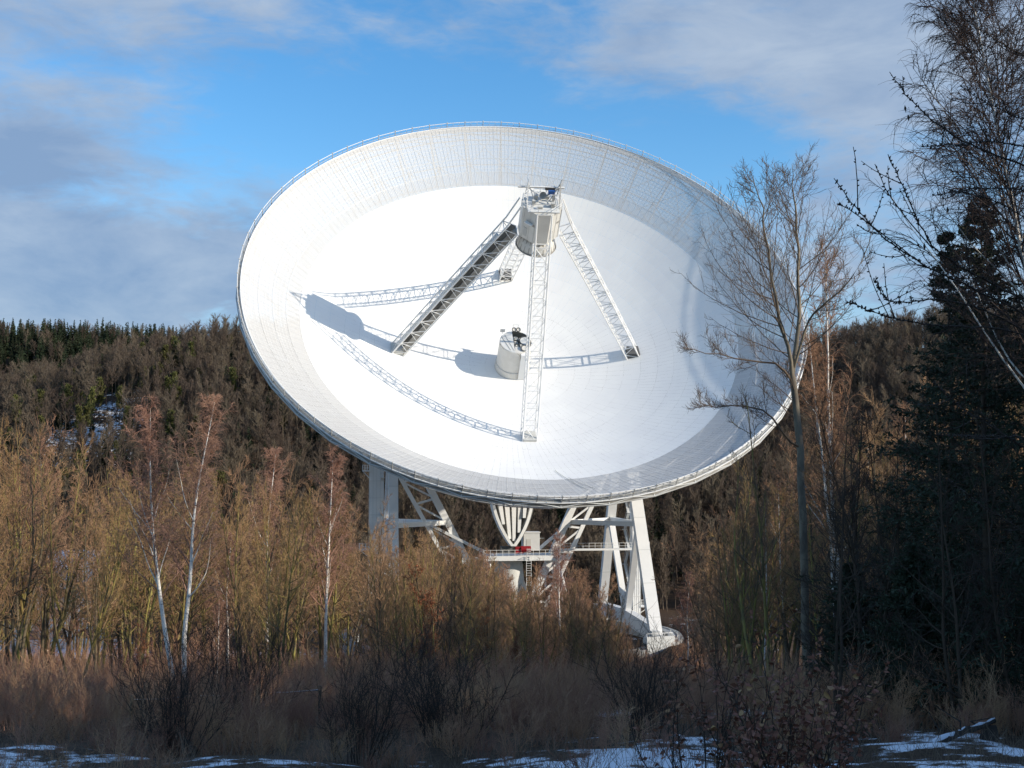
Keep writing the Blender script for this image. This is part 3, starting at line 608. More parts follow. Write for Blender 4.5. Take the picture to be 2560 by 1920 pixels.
    def band(P, th, dep): 
        q = MB(); m = len(P); T = np.gradient(P, axis=0); T /= np.linalg.norm(T, axis=1, keepdims=True); nrm = np.stack([T[:, 2], T[:, 1] * 0, -T[:, 0]], -1) * th
        V = np.concatenate([P, P + nrm, P + nrm + dep, P + dep]); F = []
        for i in range(m - 1):
            for a_, c_ in ((0, 1), (1, 2), (2, 3), (3, 0)): F.append((a_ * m + i, a_ * m + i + 1, c_ * m + i + 1, c_ * m + i))
        q.add(V, F); return q
    gear = band(np.concatenate([Pl, Pr[::-1]]), .55, back).build('elevation_gear', 'white_paint', tele, AM)
    band(np.concatenate([Pr]) + np.array([.75, .15, 0]), .4, back * 1.2).build('gear_teeth', 'dark_steel', gear, I)
    for x0, x1, t1 in ((-2.6, -1.75, .62), (-1.1, -.55, .90), (.45, .25, .94), (1.75, 1.2, .78), (2.75, 2.2, .5)):
        b = MB(); zt = 27.5; zb = 27.5 - 9.8 * t1; b.add([A(x0 - .50, 4.0, zt), A(x0 + .50, 4.0, zt), A(x1 + .26, 5.4, zb), A(x1 - .26, 5.4, zb), A(x0 - .50, 1.0, zt), A(x0 + .50, 1.0, zt), A(x1 + .26, 1.8, zb), A(x1 - .26, 1.8, zb)], [(0, 1, 2, 3), (4, 7, 6, 5), (0, 4, 5, 1), (1, 5, 6, 2), (2, 6, 7, 3), (3, 7, 4, 0)]); b.build('gear_rib', 'white_paint', gear, I)
    b = MB(); q = np.concatenate([Pl, Pr[::-1]]) + np.array([0, 2.2, 0]); b.add(q, [tuple(range(len(q)))]); b.build('gear_web', 'tray_grey', gear, I)
    b = MB(); b.box(A(1.3, 4.6, 16.5), (1.5, 1.2, 1.3)); drv = b.build('gear_drive', 'red_paint', tele, AM)
    b = MB(); b.lathe([(.05, 1.3), (.6, 1.3), (.6, -.6), (.05, -.6)], 16); b.build('drive_motor', 'red_paint', drv, Matrix.Translation(Vector(A(2.2, 4.9, 16.7))) @ Matrix.Rotation(R(90), 4, 'Y'))
    b = MB(); b.box(A(-1.0, 4.4, 16.6), (2.4, 1.0, 1.3)); b.build('drive_gearbox', 'dark_steel', drv, I)
mount()

def ring_wall():
    o = empty('ring_wall', AX0); tag(o, 'pale concrete ring wall carrying the circular rail under the telescope', 'wall')
    b = MB(); b.lathe([(33.2, -6), (33.2, .35), (30.4, .35), (30.4, -6)], 120); w = b.build('wall_ring', 'concrete', o, Matrix.Rotation(AZ, 4, 'Z'))
    b = MB(); b.tube([(32.2 * math.cos(t), 32.2 * math.sin(t), .44) for t in np.linspace(0, 2 * math.pi, 160, endpoint=False)], .09, 4, True); b.build('rail', 'steel_grey', o, Matrix())
    pb = MB(); pb.box((33.28, 0, -2.2), (.16, .5, 5.0)); pm = pb.data('pilaster', ['concrete'])
    for k in range(60): link(bpy.data.objects.new('pilaster', pm), o, Matrix.Rotation(2 * math.pi * k / 60, 4, 'Z'))
    t = empty('truck_enclosure', AX0); tag(t, 'pale steel enclosure beside the front right wheel truck on the ring wall', 'enclosure')
    P = lambda e, g, z: np.array([e, -g, z]); Mx = Matrix.Rotation(AZ, 4, 'Z')
    for e0, g0, e1, g1 in ((20.5, 26.4, 25.8, 25.4), (25.8, 25.4, 26.4, 20.0)):
        b = MB(); b.bar(P(e0, g0, .3), P(e1, g1, .3), .12, 4.6); b.build('side_panel', 'steel_pale', t, Mx)
    b = MB(); b.tube([P(20.5, 26.4, 3.1), P(25.5, 25.2, 3.1), P(26.2, 21, 3.1)], .06, 5)
    for e, g in ((20.5, 26.4), (22.2, 26), (23.9, 25.6), (25.5, 25.2), (25.9, 23), (26.2, 21)): b.bar(P(e, g, 2.4), P(e, g, 3.15), .07)
    b.build('handrail', 'white_paint', t, Mx)
ring_wall()

# ------------------------------------------------------------------ growing trees
class Wood:
    """polylines with radii, gathered and turned into thin tapering tubes"""
    def __init__(s): s.V = []; s.Q = []; s.n = 0
    def tubes(s, P, Rd, n=3):
        P = np.asarray(P, float); Rd = np.asarray(Rd, float); k, m, _ = P.shape
        if k == 0: return
        T = np.gradient(P, axis=1); T /= np.linalg.norm(T, axis=2, keepdims=True) + 1e-9
        ref = np.where(np.abs(T[..., 2:3]) < .85, np.array([0, 0, 1.]), np.array([1., 0, 0])); x = np.cross(T, ref); x /= np.linalg.norm(x, axis=2, keepdims=True) + 1e-9; y = np.cross(T, x)
        a = np.arange(n) / n * 2 * np.pi
        V = P[:, :, None] + Rd[:, :, None, None] * (np.cos(a)[:, None] * x[:, :, None] + np.sin(a)[:, None] * y[:, :, None])
        idx = s.n + np.arange(k * m * n).reshape(k, m, n); nx = np.roll(idx, -1, 2)
        s.Q.append(np.stack([idx[:, :-1], nx[:, :-1], nx[:, 1:], idx[:, 1:]], -1).reshape(-1, 4)); s.V.append(V.reshape(-1, 3)); s.n += k * m * n
    def blades(s, C, D, L, Wd, N):
        """flat pointed leaves or needles: centre base C, direction D, length L, width Wd, normal N"""
        S = np.cross(D, N); S /= np.linalg.norm(S, axis=1, keepdims=True) + 1e-9; L = np.asarray(L)[:, None]; Wd = np.asarray(Wd)[:, None]
        V = np.stack([C, C + D * L * .45 + S * Wd * .5, C + D * L, C + D * L * .5 - S * Wd * .5], 1); k = len(C)
        s.Q.append(s.n + np.arange(4 * k).reshape(k, 4)); s.V.append(V.reshape(-1, 3)); s.n += 4 * k
    def data(s, name, m, smooth=False):
        me = bpy.data.meshes.new(name); fill(me, np.concatenate(s.V), np.concatenate(s.Q)); me.materials.append(MAT[m])
        if smooth: me.polygons.foreach_set('use_smooth', np.ones(len(me.polygons), bool))
        return me
def unit(v): return v / (np.linalg.norm(v, axis=-1, keepdims=True) + 1e-9)
def rays(rng, start, dirn, length, m, up=0.0, wob=.1, droop=None):
    k = len(start); P = np.zeros((k, m, 3)); P[:, 0] = start; d = unit(dirn); step = (np.asarray(length) / (m - 1))[:, None]
    for j in range(1, m):
        u = up if droop is None else up + (droop - up) * (j / (m - 1))
        d = unit(d + np.array([0, 0, 1.]) * u / (m - 1) + rng.normal(0, wob, (k, 3))); P[:, j] = P[:, j - 1] + d * step
    return P
def taper(r0, r1, k, m, p=1.0): t = np.linspace(0, 1, m) ** p; return np.asarray(r0)[:, None] * (1 - t) + np.asarray(r1)[:, None] * t if np.ndim(r1) else np.asarray(r0)[:, None] * (1 - t) + r1 * t
def kids(rng, P, Rd, per, t0, t1, ang, spread=.15, even=True):
    """start points and directions of side shoots on polylines P"""
    k, m, _ = P.shape; par_ = np.repeat(np.arange(k), per); n = len(par_)
    t = (np.tile((np.arange(per) + .5) / per, k) + rng.normal(0, .3 / per, n)) if even else rng.random(n)
    t = np.clip(t0 + (t1 - t0) * np.clip(t, 0, 1), 0, .999); f = t * (m - 1); i = f.astype(int); w = (f - i)[:, None]
    S = P[par_, i] * (1 - w) + P[par_, i + 1] * w; T = unit(P[par_, i + 1] - P[par_, i]); r = Rd[par_, i] * (1 - w[:, 0]) + Rd[par_, i + 1] * w[:, 0]
    a = rng.random(n) * 2 * np.pi; ref = np.where(np.abs(T[:, 2:3]) < .85, np.array([0, 0, 1.]), np.array([1., 0, 0])); x = unit(np.cross(T, ref)); y = np.cross(T, x)
    side = np.cos(a)[:, None] * x + np.sin(a)[:, None] * y; an = np.clip(rng.normal(ang, spread, n), .15, 1.6)[:, None]
    return S, T * np.cos(an) + side * np.sin(an), t, r, par_
def stem(rng, H, r0, m=14, wob=.05, lean=(0, 0), start=(0, 0, 0)):
    d = np.array([[lean[0], lean[1], 1.]]); P = rays(rng, np.array([start], float), d, np.array([H]), m, .25, wob); dr = P[0, -1] - P[0, 0] - np.array([lean[0] * H, lean[1] * H, H * .985]); P[0] -= np.linspace(0, 1, m)[:, None] * dr; Rd = taper(np.array([r0]), .012, 1, m, .85); return P, Rd
def leafy(w, rng, P, per, L, jit=.05):
    S, D, t, r, p = kids(rng, P, np.zeros(P.shape[:2]), per, .1, 1, 1.0, .4); n = len(S); w.blades(S + rng.normal(0, jit, (n, 3)), unit(D + np.array([0, 0, -.5])), L * rng.uniform(.6, 1.2, n), L * .55 * rng.uniform(.7, 1.2, n), unit(rng.normal(0, 1, (n, 3))))

def deciduous(seed, H=13., stems=1, r0=.14, crown=.22, nb=26, ang=.75, up=.9, tw=.011, spread=1.0, sub=7, twn=5, leafn=0):
    """bare tree: trunk mesh, branch mesh (larger limbs in bark), twig mesh"""
    rng = np.random.default_rng(seed); tr = Wood(); bw = Wood(); tg = Wood(); lf = Wood() if leafn else None
    for s in range(stems):
        lean = rng.normal(0, .05 if stems == 1 else .13, 2); h = H * (1 if s == 0 else rng.uniform(.72, .97))
        P, Rd = stem(rng, h, r0 * rng.uniform(.75, 1.0), 14, .045, lean, (rng.normal(0, .12) if stems > 1 else 0, rng.normal(0, .12) if stems > 1 else 0, -.3)); tr.tubes(P, Rd, 7)
        n1 = max(8, int(nb / (stems ** .6)))
        S, D, t, r, _ = kids(rng, P, Rd, n1, crown, .97, ang, .18); L = h * .30 * spread * (1.08 - t) ** .75 * rng.uniform(.65, 1.2, len(t))
        L = np.maximum(L, .5); B = rays(rng, S, D, L, 7, up, .10); Rb = taper(np.clip(r * .6, .016, .08), .006, len(S), 7); bw.tubes(B, Rb, 4)
        S2, D2, t2, r2, p2 = kids(rng, B, Rb, sub, .15, 1, .75, .2); L2 = L[p2] * .42 * (1.1 - t2) ** .6 * rng.uniform(.6, 1.3, len(t2)); C = rays(rng, S2, D2, np.maximum(L2, .25), 5, up * .7, .14); Rc = taper(np.clip(r2 * .6, .009, .03), tw * .55, len(S2), 5); tg.tubes(C, Rc, 3)
        S3, D3, t3, r3, p3 = kids(rng, C, Rc, twn, .15, 1, .7, .25); L3 = np.maximum(L2[p3] * .5, .22) * rng.uniform(.6, 1.3, len(t3)); E_ = rays(rng, S3, D3, L3, 3, .35, .12); tg.tubes(E_, taper(np.full(len(S3), tw), tw * .3, len(S3), 3), 3)
        Pt = P[:, -4:]; Rt = Rd[:, -4:]
        S4, D4, t4, r4, _ = kids(rng, Pt, Rt, 14, .1, 1, .5, .2); E4 = rays(rng, S4, D4, np.full(len(S4), .8), 4, .5, .1); tg.tubes(E4, taper(np.full(len(S4), tw), tw * .4, len(S4), 4), 3)
        if leafn: leafy(lf, rng, C[rng.random(len(C)) < .8], leafn, .10)
    return tr, bw, tg, lf
def birch(seed, H=16., r0=.15, nb=46, twn=9, lean=(0, 0), tw=.0095, width=1.0):
    rng = np.random.default_rng(seed); tr = Wood(); bw = Wood(); tg = Wood()
    P, Rd = stem(rng, H, r0, 18, .028, lean, (0, 0, -.3)); tr.tubes(P, Rd, 8)
    S, D, t, r, _ = kids(rng, P, Rd, nb, .36, .985, .62, .15); L = H * .27 * width * (1.04 - t) ** .62 * rng.uniform(.55, 1.15, len(t)); big = r > .045
    B = rays(rng, S, D, np.maximum(L, .5), 9, .55, .08); Rb = taper(np.clip(r * .45, .010, .05), .005, len(S), 9)
    main = (t < .75) & (rng.random(len(t)) < .3); tr.tubes(B[main], Rb[main], 5); bw.tubes(B[~main], Rb[~main], 4)
    S2, D2, t2, r2, p2 = kids(rng, B, Rb, 12, .12, 1, .65, .2); L2 = np.maximum(L[p2] * .36 * (1.15 - t2) ** .5, .4) * rng.uniform(.6, 1.3, len(t2))
    C = rays(rng, S2, D2, L2, 6, .5, .12, -.9); Rc = taper(np.full(len(S2), .011), .005, len(S2), 6); tg.tubes(C, Rc, 3)
    S3, D3, t3, r3, p3 = kids(rng, C, Rc, twn, .1, 1, .6, .25); L3 = np.maximum(L2[p3] * .5, .3) * rng.uniform(.6, 1.4, len(t3)); E_ = rays(rng, S3, D3, L3, 4, -.2, .14, -1.2); tg.tubes(E_, taper(np.full(len(S3), tw), tw * .35, len(S3), 4), 3)
    return tr, bw, tg
def spruce(seed, H=13., W_=3.2, whorls=30, per=8, fine=True):
    rng = np.random.default_rng(seed); tr = Wood(); nd = Wood()
    P, Rd = stem(rng, H, H * .013, 10, .008, (0, 0), (0, 0, -.3)); tr.tubes(P, Rd, 7)
    z = np.repeat(np.linspace(.06, .985, whorls), per) + rng.normal(0, .008, whorls * per); z = np.clip(z, .03, .995); a = rng.random(len(z)) * 2 * np.pi
    L = W_ * (1 - z) ** (1.0 if fine else .82) * rng.uniform(.5, 1.2, len(z)) * (1 + .12 * np.sin(a * 3 + seed)) + .12; S = np.stack([np.zeros_like(z), np.zeros_like(z), z * H], -1)
    el = .55 * z - .12 + rng.normal(0, .08, len(z)); D = np.stack([np.cos(a) * np.cos(el), np.sin(a) * np.cos(el), np.sin(el)], -1)
    B = rays(rng, S, D, L, 7, -.25, .04, .45); Rb = taper(np.full(len(z), .022), .006, len(z), 7); tr.tubes(B, Rb, 3)
    per2 = 11 if fine else 5; S2, D2, t2, r2, p2 = kids(rng, B, Rb, per2, .12, 1, .85, .2); D2[:, 2] *= .35; D2[:, 2] -= .12
    L2 = np.maximum(L[p2] * .34 * (1.15 - t2), .14) * rng.uniform(.7, 1.2, len(t2)); C = rays(rng, S2, D2, L2, 4, -.25, .06)
    C = np.concatenate([C, B[:, ::2]]); Lc = np.concatenate([L2, L]); Rc = np.full(C.shape[:2], .004)
    if fine:
        S3, D3, t3, r3, p3 = kids(rng, C, Rc, 12, .05, 1, .8, .35); n = len(S3); nd.blades(S3, unit(D3 + rng.normal(0, .2, (n, 3))), np.clip(Lc[p3] * .28, .10, .22) * rng.uniform(.7, 1.3, n), np.full(n, .046), unit(rng.normal(0, 1, (n, 3))))
    else:
        T = unit(C[:, -1] - C[:, 0]); n = len(C); ln = np.linalg.norm(C[:, -1] - C[:, 0], axis=1)
        for q in range(2): nd.blades(C[:, 0] + rng.normal(0, .08, (n, 3)), unit(T + rng.normal(0, .25, (n, 3))), ln * 1.25, np.maximum(ln * .45, .22), unit(rng.normal(0, 1, (n, 3)) + np.array([0, 0, .8])))
    return tr, nd
def far_bare(seed, H=13.):
    rng = np.random.default_rng(seed); w = Wood(); wide = seed % 2; fl = (.9, .45) if wide else (.6, .33); P, Rd = stem(rng, H, .16, 7, .05); w.tubes(P, Rd, 4)
    S, D, t, r, _ = kids(rng, P, Rd, 22, .28 + .14 * wide, .97, fl[0], .2); L = H * (.33 + .05 * wide) * (1.1 - t) ** .6 * rng.uniform(.6, 1.2, len(t)); B = rays(rng, S, D, L, 4, .7 - .25 * wide, .12); Rb = taper(np.full(len(t), .05), .02, len(t), 4); w.tubes(B, Rb, 3)
    S2, D2, t2, r2, p2 = kids(rng, B, Rb, 18, .15, 1, .7, .3); C = rays(rng, S2, D2, np.maximum(L[p2] * .36, .5) * rng.uniform(.6, 1.3, len(t2)), 3, .5, .15); w.tubes(C, taper(np.full(len(t2), .034), .018, len(t2), 3), 3)
    return w
def far_pine(seed, H=12.):
    rng = np.random.default_rng(seed); w = Wood(); nd = Wood(); P, Rd = stem(rng, H, .16, 6, .03); w.tubes(P, Rd, 4)
    S, D, t, r, _ = kids(rng, P, Rd, 34, .38, .99, 1.0, .25); L = H * .21 * (1.12 - t) ** .5 * rng.uniform(.5, 1.2, len(t)); B = rays(rng, S, D, L, 4, .5, .1); w.tubes(B, taper(np.full(len(t), .04), .02, len(t), 4), 3)
    S2, D2, t2, r2, p2 = kids(rng, B, np.zeros(B.shape[:2]), 40, .25, 1, .8, .4); n = len(S2)
    nd.blades(S2 + rng.normal(0, .18, (n, 3)), unit(D2 + np.array([0, 0, .5])), rng.uniform(.4, .85, n), rng.uniform(.2, .36, n), unit(rng.normal(0, 1, (n, 3))))
    return w, nd
def shrub(seed, H=2.4, n0=26, tw=.006, spread=.35, sub=9, twn=4):
    rng = np.random.default_rng(seed); w = Wood(); a = rng.random(n0) * 2 * np.pi; rr = rng.random(n0) * .55; S = np.stack([np.cos(a) * rr, np.sin(a) * rr, np.full(n0, -.1)], -1)
    D = np.stack([np.cos(a) * spread * rng.random(n0) * 1.6, np.sin(a) * spread * rng.random(n0) * 1.6, np.ones(n0)], -1); L = H * rng.uniform(.45, 1.1, n0); B = rays(rng, S, D, L, 7, .15, .09); Rb = taper(rng.uniform(.008, .016, n0), .004, n0, 7); w.tubes(B, Rb, 3)
    S2, D2, t2, r2, p2 = kids(rng, B, Rb, sub, .2, 1, .65, .25); L2 = L[p2] * .30 * rng.uniform(.5, 1.3, len(t2)); C = rays(rng, S2, D2, L2, 4, .35, .14); Rc = taper(np.full(len(t2), tw), tw * .5, len(t2), 4); w.tubes(C, Rc, 3)
    S3, D3, t3, r3, p3 = kids(rng, C, Rc, twn, .2, 1, .65, .3); E_ = rays(rng, S3, D3, np.maximum(L2[p3] * .45, .12), 3, .2, .14); w.tubes(E_, taper(np.full(len(t3), tw * .75), tw * .35, len(t3), 3), 3)
    return w, B, C

def proto_tree(kind, parts):
    """parts: (name, mesh); kept only as mesh data, placed by place()"""
    return [(n, me) for n, me in parts]
def place(name, parts, loc, rotz, scale, label, cat, group=None, tilt=(0, 0), stretch=1.0):
    o = empty(name, loc, (tilt[0], tilt[1], rotz)); o.scale = (scale * stretch, scale * stretch, scale); tag(o, label, cat, group)
    o.rotation_mode = 'XYZ'
    if tilt != (0, 0): o.rotation_mode = 'QUATERNION'; o.rotation_quaternion = (Matrix.Rotation(tilt[1], 4, 'Y') @ Matrix.Rotation(tilt[0], 4, 'X') @ Matrix.Rotation(rotz, 4, 'Z')).to_quaternion()
    for n, me in parts: link(bpy.data.objects.new(n, me), o)
    return o
def decid_parts(args, barkm, twigm, leafm=None):
    tr, bw, tg, lf = deciduous(**args); p = [('trunk', tr.data('trunk', barkm, True)), ('limbs', bw.data('limbs', barkm)), ('crown', tg.data('crown', twigm))]
    if lf is not None: p.append(('foliage', lf.data('foliage', leafm)))
    return p
def birch_parts(**k):
    tr, bw, tg = birch(**k); return [('trunk', tr.data('trunk', 'birch_bark', True)), ('limbs', bw.data('limbs', 'birch_twig')), ('crown', tg.data('crown', 'birch_twig'))]
def gz(x, y): return float(ground_z(x, y))
RNG = random.Random(11)

OL = [decid_parts(dict(seed=100 + i, H=13, stems=1 + (i % 3), r0=.12, nb=(26, 30, 22, 34, 26, 20, 30, 24)[i], ang=(.62, .85, .95, .75, 1.05, .7, .9, .8)[i], up=(.95, .6, .4, .8, .35, .9, .5, .7)[i], spread=(.9, 1.15, 1.3, 1.0, 1.2, 1.05, 1.25, 1.1)[i], crown=(.2, .35, .3, .15, .4, .25, .3, .45)[i]), 'olive_bark', 'olive_twig') for i in range(8)]
BR = [decid_parts(dict(seed=200 + i, H=13, stems=1 + (i % 2), r0=.13, nb=(32, 26, 36, 24, 30)[i], ang=(.7, .95, .8, 1.05, .65)[i], up=(.85, .4, .6, .3, .9)[i], spread=(1.0, 1.25, 1.1, 1.35, .95)[i], crown=(.25, .35, .2, .4, .3)[i], tw=.011), 'brown_bark', 'brown_twig') for i in range(5)]
BI = [birch_parts(seed=300 + i, H=17, r0=.17, nb=42, twn=9, width=1.3) for i in range(3)]
BS = []
for i_ in range(2):
    tr_, bw_, tg_ = birch(seed=330 + i_, H=17, r0=.12, nb=34, twn=6, width=1.0, tw=.008); BS.append([('trunk', tr_.data('trunk', 'birch_bark', True)), ('limbs', bw_.data('limbs', 'brown_twig')), ('crown', tg_.data('crown', 'brown_twig'))])
LFY = [decid_parts(dict(seed=400 + i, H=6, stems=2, r0=.07, nb=26, ang=.9, up=.5, spread=1.25, crown=.08, sub=8, twn=3, leafn=10), 'brown_bark', 'brown_twig', 'orange_leaf') for i in range(2)]

# profile of the thicket tops: photo column -> highest row reached by ordinary trees
PX = [-200, 0, 100, 200, 330, 480, 620, 700, 800, 900, 960, 1100, 1200, 1260, 1330, 1430, 1500, 1560, 1600, 1640]
PT = [1000, 1020, 1040, 1080, 1120, 1120, 1130, 1180, 1180, 1250, 1290, 1310, 1330, 1430, 1450, 1450, 1470, 1540, 1600, 1640]
def px_of(x, y, z): v = np.array([x, y, z]) - CAM; zz = v @ FWD; return 1280 + FPX * v[0] / zz, 960 - FPX * (v @ UPV) / zz
def max_height(x, y, row): 
    z = gz(x, y); px, py = px_of(x, y, z); return max((py - row) / FPX * y, 0)

def thicket():
    n = 0; tries = 0; used = []
    while n < 265 and tries < 12000:
        tries += 1; d = RNG.choice([RNG.uniform(58, 80), RNG.uniform(70, 110), RNG.uniform(100, 150), RNG.uniform(140, 200)]); px = RNG.uniform(-120, 1600) if RNG.random() < .6 else RNG.uniform(930, 1560); x = X_at(px, d)
        if any((x - a) ** 2 + (d - b) ** 2 < 2.2 for a, b in used): continue
        if math.hypot(x - AX0[0], d - AX0[1]) < 37: continue
        if (385 < px < 590 and d < 74) or (790 < px < 860 and d < 77): continue
        row = np.interp(px, PX, PT) + abs(RNG.gauss(0, 55 if px < 930 else 80)); h = max_height(x, d, row)
        if h < 4.5: continue
        h = min(h, 17.5 if px < 900 else 15); used.append((x, d)); n += 1
        far = d > 105
        if RNG.random() < (.72 if not far else .45): parts = RNG.choice(OL); nm = 'mossy_tree'; kind = 'mossy-barked'
        else: parts = RNG.choice(BR); nm = 'bare_tree'; kind = 'brown-barked'
        zi = int(np.searchsorted([300, 700, 930, 1180, 1400], px)); where = ['near the snow-roofed building', 'beside the V-shaped birch pair', 'by the single straight birch', 'before the left tower', 'before the elevation gear', 'before the right tower'][zi]
        row_ = 'front' if d < 85 else ('middle' if d < 120 else 'rear'); lab = ('mossy yellow-green bare tree ' if nm == 'mossy_tree' else 'bushy brown bare tree ') + where + ', %s row of the thicket' % row_; grp = ('mossy' if nm == 'mossy_tree' else 'brown') + ' trees ' + where + ', %s row' % row_
        place(nm, parts, (x, d, gz(x, d) - .1), RNG.uniform(0, 6.28), h / 13, lab, 'tree', grp, (RNG.gauss(0, .03), RNG.gauss(0, .03)))
thicket()
BU = [decid_parts(dict(seed=260 + i, H=13, stems=2 + i % 2, r0=.12, nb=36, ang=.68, up=.95, spread=1.15, crown=.12, tw=.012, sub=9, twn=6), 'brown_bark', 'brown_twig') for i in range(3)]
def bushy_row():
    used = []; n = 0; tries = 0
    while n < 78 and tries < 4000:
        tries += 1; d = RNG.uniform(105, 203); px = RNG.uniform(960, 1545); x = X_at(px, d)
        if math.hypot(x - AX0[0], d - AX0[1]) < 36.5 or any((x - a) ** 2 + (d - b) ** 2 < 4 for a, b in used): continue
        h = max_height(x, d, np.interp(px, PX, PT) + 15 + abs(RNG.gauss(0, 35)))
        if h < 4: continue
        h = min(h, 15); used.append((x, d)); n += 1; where = 'before the left lattice strut' if px < 1180 else ('below the centre platform' if px < 1400 else 'below the right tower')
        place('bushy_tree', RNG.choice(BU), (x, d, gz(x, d) - .1), RNG.uniform(0, 6.28), h / 13, 'broad many-stemmed golden-brown bare tree ' + where, 'tree', 'golden-brown bushy trees ' + where, (RNG.gauss(0, .03), RNG.gauss(0, .03)))
    for k in range(22):
        d = RNG.uniform(140, 205); px = 1185 + k * 15 + RNG.uniform(-8, 8); x = X_at(px, d)
        if math.hypot(x - AX0[0], d - AX0[1]) < 36: d -= 12; x = X_at(px, d)
        h = max_height(x, d, 1415 + abs(RNG.gauss(0, 18))); place('bushy_tree', RNG.choice(BU), (x, d, gz(x, d) - .1), RNG.uniform(0, 6.28), h / 13, 'dense golden-brown bare tree hiding the telescope pedestal', 'tree', 'dense trees hiding the pedestal', (RNG.gauss(0, .03), RNG.gauss(0, .03)), 1.25)
    for px, d, top in ((1672, 208, 1605), (1694, 204, 1590), (1712, 210, 1600), (1738, 206, 1580), (1560, 196, 1590), (1525, 200, 1560), (1500, 195, 1530)):
        x = X_at(px, d); place('bushy_tree', RNG.choice(BU), (x, d, gz(x, d) - .1), RNG.uniform(0, 6.28), max_height(x, d, top) / 13, 'low brown bare bush by the foot of the right tower', 'bush', 'brown bushes by the right tower foot', (0, 0), 1.7)
bushy_row()

def birches():
    def b(px, row0, px1, row1, d, proto, label, group=None, nm='birch_tree', rz=None, lib=BI):
        x = X_at(px, d); z = gz(x, d); _, py = px_of(x, d, z); h = (py - row1) / FPX * d; lean = math.atan2((px1 - px) / FPX * d, h)
        place(nm, lib[proto % len(lib)], (x, d, z - .1), RNG.uniform(0, 6.28) if rz is None else rz, h / 17 / math.cos(lean), label, 'tree', group, (0, lean))
    b(456, 0, 372, 1000, 61, 0, 'white birch leaning away from its twin, left stem of the V-shaped pair'); b(476, 0, 537, 985, 60, 1, 'white birch with red-brown crown, right stem of the V-shaped pair')
    b(826, 0, 832, 1135, 76, 2, 'single straight white birch standing between the birch pair and the telescope tower')
    b(590, 0, 583, 1330, 84, 1, 'small thin white birch just right of the V-shaped birch pair')
    b(1408, 0, 1400, 1330, 120, 0, 'short white birch in the thicket under the lattice strut of the telescope')
    b(548, 0, 555, 1500, 66, 2, 'stunted white birch stem beside the base of the V-shaped pair')
    b(690, 0, 690, 1120, 100, 1, 'red-brown birch crown rising behind the single straight birch')
    b(2092, 0, 2070, 590, 58, 0, 'tall birch with paired white stems beside the grey forked tree', lib=BS); b(2100, 0, 2022, 800, 57, 2, 'slimmer white birch leaning towards the grey forked tree', lib=BS)
    b(1722, 0, 1722, 1430, 130, 1, 'little white birch on the brown field right of the telescope foot')
    for px, top, d in ((1905, 1270, 66), (1962, 1200, 82), (2240, 1010, 95), (2330, 1060, 80), (2150, 1080, 100), (2420, 1000, 90)):
        b(px, 0, px + RNG.uniform(-25, 25), top, d, RNG.randrange(3), 'thin white birch stem in the dim wood behind the dark spruce', 'birches in the dim wood behind the spruce', lib=BS)
birches()

def leafy_saplings():
    for px, top, d, lab in ((1078, 1395, 62, 'sapling with orange-brown leaves beside the dark trunk before the telescope'), (1225, 1510, 66, 'low beech sapling with rusty leaves under the telescope gear'), (1075, 1570, 58, 'short sapling with a few orange leaves low in the thicket'),
                        (1275, 1570, 64, 'rusty-leaved sapling crouched before the ring wall'), (350, 1560, 58, 'small sapling with sparse rusty leaves by the leaning birches')):
        x = X_at(px, d); h = max_height(x, d, top); place('leafy_sapling', RNG.choice(LFY), (x, d, gz(x, d)), RNG.uniform(0, 6.28), h / 6, lab, 'sapling', None, (0, 0), .75)
leafy_saplings()

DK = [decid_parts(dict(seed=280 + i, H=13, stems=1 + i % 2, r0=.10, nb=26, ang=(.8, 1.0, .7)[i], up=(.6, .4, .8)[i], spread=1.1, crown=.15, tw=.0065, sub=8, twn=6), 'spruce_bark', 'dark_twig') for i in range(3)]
def right_wood():
    # bare trees of the wood on the right, thinning out towards the telescope
    used = []; n = 0; tries = 0
    while n < 170 and tries < 8000:
        tries += 1; d = RNG.choice([RNG.uniform(27, 48), RNG.uniform(40, 75), RNG.uniform(60, 110), RNG.uniform(100, 200)]); px = RNG.uniform(1700, 2700); x = X_at(px, d)
        if d < 48 and px < 2030: continue
        if any((x - a) ** 2 + (d - b) ** 2 < 3 for a, b in used): continue
        row = np.interp(px, [1700, 1760, 1850, 1950, 2100, 2300, 2700], [1500, 1330, 1250, 1100, 960, 930, 900]) + abs(RNG.gauss(0, 110)); h = min(max_height(x, d, row), 19)
        if h < 5: continue
        used.append((x, d)); n += 1; mossy = RNG.random() < .45 and d >= 50; spot = ('in front of' if d < 62 else 'behind') + (' the forked grey tree' if px < 2060 else ' the big dark spruce')
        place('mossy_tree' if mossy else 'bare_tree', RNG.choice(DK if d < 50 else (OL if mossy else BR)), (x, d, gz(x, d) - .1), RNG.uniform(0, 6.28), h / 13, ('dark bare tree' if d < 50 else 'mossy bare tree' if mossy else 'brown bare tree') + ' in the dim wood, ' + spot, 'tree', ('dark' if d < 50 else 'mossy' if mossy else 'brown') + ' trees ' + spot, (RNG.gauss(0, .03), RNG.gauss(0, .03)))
right_wood()

